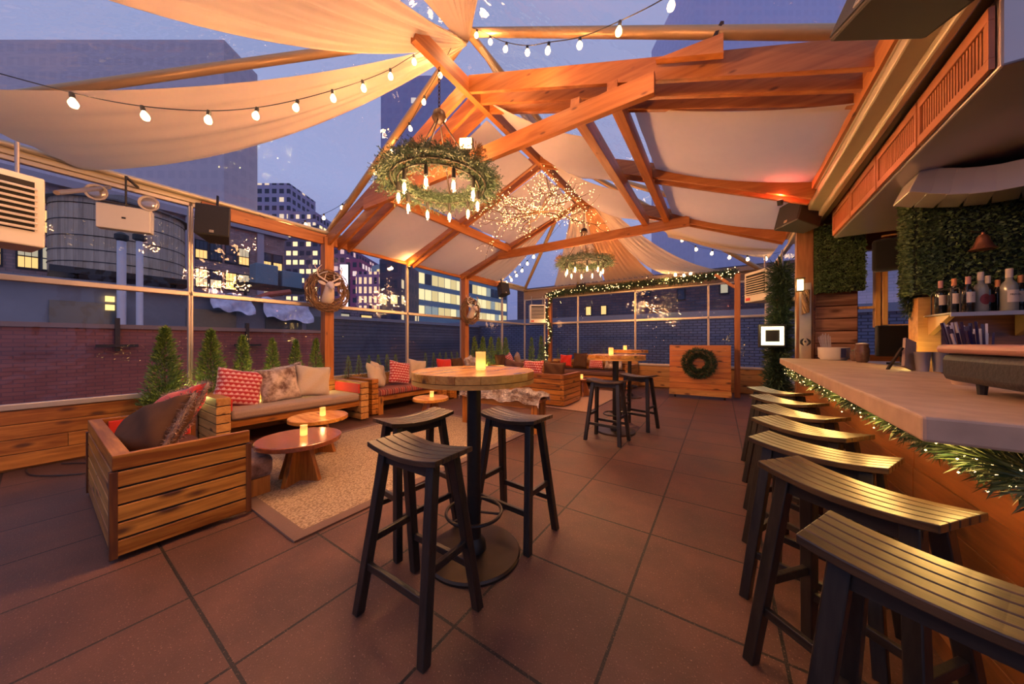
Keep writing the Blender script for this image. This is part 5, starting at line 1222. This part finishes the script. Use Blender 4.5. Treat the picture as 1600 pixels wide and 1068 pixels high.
for k in range(4):
    b = MB(); y0 = 2.39 + k * .68
    for j in range(22):
        y = y0 + j * .0265; x = 1.02 + (y - 2.32) / 2.78 * .08 - .012; b.bar((x, y, 2.53), (x, y, 2.70), .006, .014, (0, 1, 0))
    b.build('register_slats', plain('terracotta_metal', (.48, .17, .07), .45), t)
b = MB(); b.bar((1.012, 2.34, 2.615), (1.09, 5.05, 2.615), .006, .16); b.build('dark_slot_backing', DARK, t)
# curved branch duct
b = MB(); pts = [Vector((1.16 + .09 * a, 3.58 - .004 * a * a, 2.42 - .11 * math.sin(min(1, a / 5) * PI / 2))) for a in range(11)] + [Vector((3.3, 2.8, 2.31))]
for i in range(len(pts) - 1): b.bar(pts[i], pts[i + 1] + (pts[i + 1] - pts[i]) * .04, .30, .17)
o = b.build('curved_branch', plain('steel_b', (.55, .47, .44), .35, .6, .12, 2, .08), t, bevel=.004)
# gutter / eave beam between tent and bar
t = thing('eave_gutter', 'cream metal gutter beam running above the bar from the top right corner', 'gutter', (0, 0, 0))
b = MB(); b.bar((.84, 1.0, 2.87), (.93, 6.4, 2.80), .12, .07); b.bar((.80, 1.0, 2.93), (.88, 6.4, 2.87), .05, .05); b.bar((.91, 1.0, 2.81), (1.0, 6.4, 2.74), .05, .06); b.build('gutter_profile', CREAM, t, bevel=.012)
b = MB(); b.bar((.78, 1.0, 2.99), (.84, 6.4, 2.93), .03, .16); b.build('edge_board', beamw('y'), t)
b = MB(); b.bar((.98, 1.0, 2.86), (1.04, 5.4, 2.80), .05, .1); b.build('dark_channel', plain('olive_metal', (.10, .08, .05), .4, .5), t)
# accent lamps at the eaves
for (x, y, z, c, pw_, l) in ((XL + .32, 4.36, 2.84, (1, .5, .16), 9, 'small warm up-light at the left eave by the middle truss'), (.55, 4.50, 2.80, (1, .14, .07), 7, 'small red up-light at the bar-side eave by the middle truss'), (XL + .45, 7.8, 2.85, (1, .5, .16), 6, 'small warm up-light at the far left drape foot'), (-1.2, YF - .45, 2.86, (1, .5, .16), 6, 'small warm up-light above the far garland')):
    t = thing('up_light', l, 'lamp', (x, y, z), 0, 'small eave up-lights'); b = MB(); b.cyl((0, 0, -.03), (0, 0, .02), .025, .03, 12); b.build('housing', IRON, t)
    b = MB(); b.cyl((0, 0, .02), (0, 0, .024), .024, n=12); b.build('lens', emit('uplens_%d' % int(c[1] * 100), c, 10), t); plight(t, (0, 0, .07), pw_, c, .03)

# garlands at the far wall
t = thing('garland', 'evergreen garland with warm lights along the top of the far windows', 'garland', (0, 0, 0), 0, 'evergreen garlands')
gp = [(-4.72, YF - .30, 2.80), (-4.2, YF - .3, 2.86), (-3.4, YF - .3, 2.88), (-2.6, YF - .3, 2.86), (-1.7, YF - .32, 2.90), (-.9, YF - .4, 2.86), (-.2, YF - .6, 2.86), (.3, YF - .8, 2.86)]
b = MB(); path_needles(b, gp, .12, 9500, .09, .012); b.build('needles', PINE, t)
b = MB(); dots(b, [Vector(random.choice(catmull(gp, 14))) + Vector((random.gauss(0, .05), random.uniform(-.12, -.04), random.gauss(0, .05))) for _ in range(120)], .009); o = b.build('fairy_lights', TINY, t); o['kind'] = 'stuff'
t = thing('garland', 'lit evergreen garland winding down the far left post', 'garland', (0, 0, 0), 0, 'evergreen garlands')
gp = [(-4.72 + .09 * math.cos(a * .9), YF - .26 + .03 * math.sin(a * .9), 2.8 - a * .17) for a in range(13)]
b = MB(); path_needles(b, gp, .08, 2600, .07, .010); b.build('needles', PINE, t)
b = MB(); dots(b, [Vector(random.choice(catmull(gp, 10))) + Vector((random.gauss(0, .03), random.uniform(-.09, -.03), random.gauss(0, .04))) for _ in range(50)], .010); o = b.build('fairy_lights', TINY, t); o['kind'] = 'stuff'
plight(t, (-4.7, YF - .5, 1.9), 3, WARM, .1)
# black cable on the floor at left
b = MB(); b.tube(catmull([(-5.72, -.05, .01), (-5.4, -.0, .01), (-5.1, .25, .01), (-5.25, .42, .01), (-5.5, .3, .01), (-5.7, .15, .01)], 6), .006, 6); tag(b.build('floor_cable', BLACK), 'black cable looped on the floor by the left wainscot', 'cable')

# ------------------------------------------------------------------ the city outside
def towerm(name, wall, lit, frac, cw, ch, strength, ww=.62, wh=.55, dim=(.05, .06, .10)):
    m, n, b = newmat(name); b.inputs['Roughness'].default_value = .6
    t = n.nodes.new('ShaderNodeTexCoord'); s = n.nodes.new('ShaderNodeSeparateXYZ'); lk(n, t.outputs['Object'], s.inputs[0])
    ad = n.nodes.new('ShaderNodeMath'); lk(n, s.outputs['X'], ad.inputs[0]); lk(n, s.outputs['Y'], ad.inputs[1])
    def cell(o, sz, w_):
        d = n.nodes.new('ShaderNodeMath'); d.operation = 'DIVIDE'; lk(n, o, d.inputs[0]); d.inputs[1].default_value = sz
        f = n.nodes.new('ShaderNodeMath'); f.operation = 'FLOOR'; lk(n, d.outputs[0], f.inputs[0])
        r_ = n.nodes.new('ShaderNodeMath'); r_.operation = 'FRACT'; lk(n, d.outputs[0], r_.inputs[0])
        l_ = n.nodes.new('ShaderNodeMath'); l_.operation = 'LESS_THAN'; lk(n, r_.outputs[0], l_.inputs[0]); l_.inputs[1].default_value = w_
        return f.outputs[0], l_.outputs[0]
    fx, mx_ = cell(ad.outputs[0], cw, ww); fz, mz = cell(s.outputs['Z'], ch, wh)
    c = n.nodes.new('ShaderNodeCombineXYZ'); lk(n, fx, c.inputs[0]); lk(n, fz, c.inputs[1])
    wn = n.nodes.new('ShaderNodeTexWhiteNoise'); lk(n, c.outputs[0], wn.inputs['Vector'])
    lt = n.nodes.new('ShaderNodeMath'); lt.operation = 'LESS_THAN'; lk(n, wn.outputs['Value'], lt.inputs[0]); lt.inputs[1].default_value = frac
    win = n.nodes.new('ShaderNodeMath'); win.operation = 'MULTIPLY'; lk(n, mx_, win.inputs[0]); lk(n, mz, win.inputs[1])
    l2 = n.nodes.new('ShaderNodeMath'); l2.operation = 'MULTIPLY'; lk(n, win.outputs[0], l2.inputs[0]); lk(n, lt.outputs[0], l2.inputs[1])
    l3 = n.nodes.new('ShaderNodeMath'); l3.operation = 'MULTIPLY'; lk(n, l2.outputs[0], l3.inputs[0]); l3.inputs[1].default_value = strength
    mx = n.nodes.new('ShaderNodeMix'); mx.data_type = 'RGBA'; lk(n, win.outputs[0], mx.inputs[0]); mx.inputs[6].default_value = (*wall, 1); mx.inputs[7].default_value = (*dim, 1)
    lk(n, mx.outputs[2], b.inputs['Base Color']); b.inputs['Emission Color'].default_value = (*lit, 1); lk(n, l3.outputs[0], b.inputs['Emission Strength'])
    return m
b = MB(); b.box(-220, 120, -60, 260, -6.2, -6.0); struct(b.build('ground', plain('street_dark', (.03, .03, .04), .9)))
# near brick parapet roof
t = thing('brick_parapet', 'long dark red brick parapet wall outside the left windows', 'wall', (-9.5, 3, 0))
b = MB(); b.box(-.2, 0, -9, 1.7, -6, 1.52); b.build('brickwork', brickm('red_brick', (.30, .10, .09), (.35, .125, .11), (.22, .09, .09), 'yz', .2, .066, .008), t)
b = MB(); b.box(-.26, .05, -9, 1.75, 1.52, 1.60); b.build('coping', plain('coping', (.30, .20, .18), .7), t)
for y, zz in ((-3.9, 1.25), (-2.15, 1.2), (-.2, 1.2)):
    b = MB(); b.bar((.03, y, 1.1), (.03, y, 1.72), .06, .1, (1, 0, 0)); b.bar((.1, y - .25, zz), (.1, y + .25, zz), .05, .05); b.build('roof_anchor', plain('rust_dark', (.06, .05, .05), .6, .5), t)
b = MB(); b.box(-5, -.2, -12, 8, -6, 1.2); o = b.build('flat_roof', plain('roof_grey', (.22, .24, .3), .8, 0, .3, 1)); o.location = (-9.5, 3, 0); tag(o, 'flat grey roof behind the red brick parapet', 'roof')
t = thing('rooftop_shed', 'low blue-grey rooftop structure with dull windows behind the parapet', 'building', (-15, 2, 0))
b = MB(); b.box(-5, 0, -14, 6, -6, 2.85); b.box(-5, .25, -14, 6, 2.85, 3.0); b.build('walls', plain('shed_wall', (.24, .24, .27), .7, 0, .35, .8), t)
for k, y in enumerate((-4.5, -1.8, .8, 3.0, 4.5)):
    b = MB(); b.box(0, .05, y, y + 1.3, 1.6, 2.4); b.build('window', plain('dull_pane', (.12, .13, .12), .3), t)
for zz in (2.2, 2.45):
    b = MB(); b.box(.02, .1, -.88, -.71, zz, zz + .16); b.build('wall_light', emit('wall_lamp', (1, .65, .2), 1.4), t)
for i, (x, y) in enumerate(((-14.3, 1.36), (-13.9, 1.65))):
    t = thing('vent_pipe', 'tall pale vent pipe rising in front of the water tank, %s of the two' % ('left', 'right')[i], 'pipe', (x, y, 0), 0, 'rooftop vent pipes')
    b = MB(); b.cyl((0, 0, 1.2), (0, 0, 4.15), .09 if i == 0 else .07, n=14); b.build('pipe', plain('pipe_white', (.75, .72, .76), .5), t, smooth='auto')
    b = MB(); b.lathe([(.07, 4.15), (.14, 4.2), (.14, 4.33), (.06, 4.40), (.01, 4.40)], 14); b.build('cowl', BLACK, t, smooth='auto')
for k, (y0, y1, z0_, z1_) in enumerate(((3.0, 4.2, 2.35, 3.05), (4.5, 6.2, 2.15, 2.95))):
    b = MB(); b.grid(lambda u, v: (.02 + .5 * v + .10 * math.sin(u * 9 + v * 7) + .05 * math.sin(u * 23), y0 + (y1 - y0) * u, z1_ + (z0_ - z1_) * v - .15 * u + .05 * math.sin(u * 14)), 24, 8)
    o = b.build('crumpled_tarp', fabric('violet_tarp', (.62, .58, .80), 5, .5, .3, 0, 0, .5), smooth=True); o.location = (-14.80, .3, .05); tag(o, 'crumpled violet-white tarp on the roof outside, %s' % ('left of the window mullion', 'right of the window mullion')[k], 'tarp')
# water tank
t = thing('water_tank', 'big wooden rooftop water tank with iron hoops and conical roof', 'water tank', (-28.4, 2.75, 0))
b = MB(); n = 84
for k in range(n):
    a = 2 * PI * k / n; m = Matrix.Rotation(a, 4, 'Z'); b.box(2.3, 2.42 + .012 * (k % 2), -.089, .089, 4.9, 8.5, m)
b.build('staves', wood('tank', (.46, .33, .23), (.74, .55, .38), 'z', .8, .3, False), t)
for z in (5.3, 5.9, 6.6, 7.4, 8.2):
    b = MB(); b.tube([(2.44 * math.cos(a * PI / 24), 2.44 * math.sin(a * PI / 24), z) for a in range(48)], .022, 5, True); b.build('iron_hoop', IRON, t)
b = MB(); b.lathe([(2.65, 8.5), (2.6, 8.6), (.1, 9.6), (.01, 9.6)], 32); b.build('conical_roof', plain('tank_roof', (.12, .09, .08), .8), t)
b = MB(); b.box(-2.4, 2.4, -2.4, 2.4, 4.6, 4.9)
for sx_ in (-1, 1):
    for sy in (-1, 1): b.cyl((sx_ * 1.7, sy * 1.7, -6), (sx_ * 1.7, sy * 1.7, 4.6), .15, n=8)
b.build('support_frame', IRON, t)
# brick building with windows
def lamp_win(i):
    return (emit('window_lit_warm', (1, .62, .18), .9), emit('window_lit_pale', (.9, .75, .42), .35), plain('window_dark', (.05, .06, .09), .15))[i]
t = thing('brick_building', 'old brick building with lit paned windows behind the water tank', 'building', (-36, 0, 0))
b = MB(); b.box(-12, 0, -26, 13.6, -6, 11.6); b.build('walls', brickm('brown_brick', (.38, .22, .20), (.50, .31, .28), (.28, .22, .22), 'yz', .5, .18, .02), t)
b = MB(); b.box(-.5, .4, -26, 13.8, 11.4, 11.9); b.box(0, .2, -26, 13.6, 2.9, 3.2)
for y in (-2.3, 2.6, 6.9, 11.6): b.box(0, .25, y - .25, y + .25, 3.2, 11.4)
b.build('cornice', plain('stone_trim', (.50, .42, .46), .8), t)
wp = None; rr = random.Random(5)
for row, z in enumerate((4.2, 6.55, 8.9)):
    for y in (-5.8, -4.9, -2.4, -1.5, -.25, .6, 3.4, 4.4, 7.6, 8.5, 9.5, 10.4, 12.1, 13.0):
        k = rr.choice((0, 0, 1, 2)); f = MB(); f.box(.0, .08, y - .42, y + .42, z - .75, z + .85); fo = f.build('window', plain('win_frame', (.03, .025, .03), .6), t)
        for zz0, zz1 in ((z - .65, z + .0), (z + .08, z + .75)):
            p = MB(); kk = k if zz0 < z - .5 else min(2, k + rr.choice((0, 1, 2)))
            for j in range(3): p.box(.08, .1, y - .34 + j * .235, y - .34 + j * .235 + .21, zz0, zz1)
            p.build('pane', lamp_win(kk), fo)
t = thing('cooling_unit', 'grey rooftop cooling units with an orange tube on the roof right of the brick building', 'machine', (-22, 6.9, 0))
b = MB(); b.box(-1, 0, 0, 1.1, 4.6, 5.8); b.box(-1, 0, 1.3, 2.4, 4.6, 5.6); b.build('casing', plain('unit_blue', (.20, .27, .32), .6), t, bevel=.05)
b = MB(); b.box(-1.4, .2, -.6, 2.8, 4.4, 4.6); b.cyl((.1, -.5, 1.0), (.1, -.5, 4.5), .08, n=6); b.cyl((.1, 2.7, 1.0), (.1, 2.7, 4.5), .08, n=6); b.build('platform', IRON, t)
b = MB(); b.tube([(.3, -.6, 3.4), (.3, .5, 4.0), (.3, 1.6, 4.3)], .16, 8); b.build('orange_tube', plain('orange_hose', (.55, .13, .07), .6), t)
t = thing('brick_annex', 'darker brick annex with a fire escape under the cooling units', 'building', (-23, 6.5, 0))
b = MB(); b.box(-6, 0, -.5, 9, -6, 3.9); b.build('walls', brickm('annex_brick', (.26, .17, .19), (.34, .22, .23), (.09, .08, .09), 'yz', .5, .18, .02), t)
for i, y in enumerate((.2, 1.9, 3.6, 5.4, 7.2)):
    f = MB(); f.box(0, .06, y, y + 1.0, 2.4, 3.4); fo = f.build('window', plain('win_frame', (.03, .025, .03), .6), t); p = MB(); p.box(.06, .08, y + .08, y + .92, 2.48, 3.32); p.build('pane', lamp_win((0, 1, 2, 1, 0)[i]), fo)
# glass office block
t = thing('office_building', 'glass office block with bright ribbon windows seen between the posts', 'building', (-45, 50, 0))
b = MB(); b.box(-6, 0, -17.5, 16, -6, 14.6); b.build('walls', plain('office_panel', (.25, .38, .48), .5, 0, .1), t)
of = MB(); of.box(-.02, .08, -.72, .72, -.95, .95); ow_ = [emit('office_lit_a', (1, .80, .36), .85), emit('office_lit_b', (.95, .72, .28), .6), emit('office_lit_c', (.55, .62, .5), .3), plain('office_dark', (.05, .08, .10), .2)]
src = []
for m_ in ow_:
    o = MB(); o.box(-.02, .08, -.72, .72, -.95, .95); src.append(o)
made = {}
for z in (13.0 - .2, 9.9, 6.9, 3.9):
    for k in range(20):
        y = -16.6 + k * 1.65; i = rr.choice((0, 0, 1, 1, 0, 2, 3))
        if i in made: o = made[i].copy(); link(o, t)
        else: o = src[i].build('window', ow_[i], t); made[i] = o
        o.location = (0, y, z)
for k in range(4):
    i = rr.choice((0, 1, 2)); o = made.get(i, made[0]).copy(); link(o, t); o.rotation_euler = (0, 0, R(-90)); o.location = (-1 - k * 1.3, -17.5, rr.choice((12.8, 9.9, 6.9)))
# other blocks, each at its own distance; far towers have haze put into their colours
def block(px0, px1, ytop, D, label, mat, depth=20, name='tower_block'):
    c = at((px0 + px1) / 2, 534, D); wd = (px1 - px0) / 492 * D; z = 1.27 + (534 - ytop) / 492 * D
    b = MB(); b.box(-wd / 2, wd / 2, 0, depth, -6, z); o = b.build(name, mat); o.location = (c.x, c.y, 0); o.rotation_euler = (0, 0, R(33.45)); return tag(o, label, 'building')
block(436, 500, 352, 90, 'brightly lit high-rise left of the first wooden post', towerm('tw_a', (.20, .17, .24), (1, .70, .32), .72, 1.9, 2.6, 1.4, .7, .5))
block(500, 544, 385, 86, 'high-rise with violet lights behind the white screen strip', towerm('tw_b', (.30, .14, .26), (.9, .55, .5), .6, 1.7, 2.3, .8))
block(556, 597, 424, 50, 'pink and gold lit building right of the white screen strip', towerm('tw_c', (.55, .25, .42), (1, .62, .35), .8, .8, 1.5, 1.0, .55, .7), 8)
block(540, 562, 404, 78, 'magenta-tinted building just right of the white screen strip', towerm('tw_d', (.45, .10, .22), (1, .75, .7), .4, 1.6, 2.2, .8))
block(593, 628, 405, 44, 'dark narrow building beside the glass office block', towerm('tw_e', (.10, .08, .12), (1, .75, .4), .25, 1.5, 2.2, .7), 8)
block(595, 740, 118, 125, 'tall haze-blue tower seen through the roof at top centre left', towerm('tower_blue_haze', (.36, .38, .60), (1, .8, .5), .012, 3.2, 4, .6, dim=(.34, .36, .58)), 40)
block(-60, 350, 62, 76, 'huge tower in violet haze colour filling the sky at the upper left', towerm('tower_violet_haze', (.68, .58, .62), (1, .8, .6), .0, 2.6, 3.4, .6, dim=(.63, .54, .59)), 10)
block(1085, 1330, -60, 130, 'tall haze-pale blue tower seen through the roof at the top right', towerm('tower_pale_haze', (.58, .60, .85), (1, .8, .6), .0, 3.2, 4, .5, dim=(.55, .57, .82)), 40)
block(398, 452, 286, 150, 'stepped skyline tower seen through the roof behind the left eave', towerm('tw_f', (.42, .38, .55), (1, .75, .5), .10, 3.5, 4, .8))
block(450, 492, 330, 140, 'lower skyline tower with lit windows beside the stepped one', towerm('tw_g', (.40, .36, .52), (1, .75, .5), .3, 2.5, 3.5, .9))
t = thing('screen_strip', 'tall glowing white vertical screen strip on a city building', 'screen', tuple(at(537, 534, 66).to_3d()), R(33.45))
t.location.z = 0
b = MB(); b.box(-.75, .75, 0, .3, 5.5, 17.5); b.build('screen_face', emit('screen_white', (1, .86, .92), 1.6), t)
b = MB(); b.box(-.85, .85, .3, 1.0, 5.2, 17.7); b.cyl((0, .6, -6), (0, .6, 5.3), .3, n=8); b.build('support', IRON, t)
# blue painted brick wall and dark building beyond the far windows
t = thing('blue_brick_wall', 'navy painted brick wall right outside the far windows', 'wall', (-12, 11.6, 0))
b = MB(); b.box(-24, 18, 0, .25, -6, 2.02); b.build('brickwork', brickm('navy_brick', (.10, .13, .24), (.13, .165, .29), (.04, .05, .09), 'xz', .24, .085, .012), t)
b = MB(); b.box(-24, 18, -.05, .3, 2.02, 2.24); b.build('coping', plain('navy_coping', (.19, .23, .34), .6), t)
t = thing('slate_side_wall', 'dark slate-blue sided wall outside the left windows past the first post', 'wall', (-9.5, 4.75, 0))
b = MB(); b.box(-.2, 0, 0, 6.8, -6, 1.95); b.build('siding', brickm('slate_siding', (.08, .09, .14), (.10, .115, .175), (.04, .05, .08), 'yz', 8, .11, .012), t)
b = MB(); b.box(-.25, .05, 0, 6.8, 1.95, 2.05); b.build('coping', plain('navy_coping', (.19, .23, .34), .6), t)
t = thing('dark_brick_building', 'dark brick building with two small lit windows behind the far windows', 'building', (-5, 22, 0))
b = MB(); b.box(-9, 12, 0, 10, -6, 5.6); b.build('walls', brickm('night_brick', (.15, .09, .09), (.20, .12, .12), (.09, .08, .10), 'xz', .5, .18, .02), t)
for x, z, k in ((-2.9, 3.5, 0), (-1.8, 3.5, 0), (3.0, 4.2, 2), (5.2, 4.4, 1), (1.0, 4.6, 2), (7.2, 4.0, 2)):
    f = MB(); f.box(x - .24, x + .24, -.06, 0, z - .36, z + .36); fo = f.build('window', plain('win_frame', (.03, .025, .03), .6), t); p = MB(); p.box(x - .17, x + .17, -.08, -.06, z - .29, z + .29); p.build('pane', lamp_win(k), fo)
t = thing('pale_building', 'pale lavender building seen through the bar window', 'building', (7, 15, 0))
b = MB(); b.box(-3.5, 6, 0, 6, -6, 7.5); b.build('walls', brickm('pale_brick', (.6, .56, .7), (.66, .62, .76), (.5, .48, .6), 'xz', .3, .1, .01), t)
b = MB(); b.box(-1.9, -1.2, -.5, 0, 3.1, 3.9); b.build('window_unit', plain('unit_blue', (.20, .27, .32), .6), t)
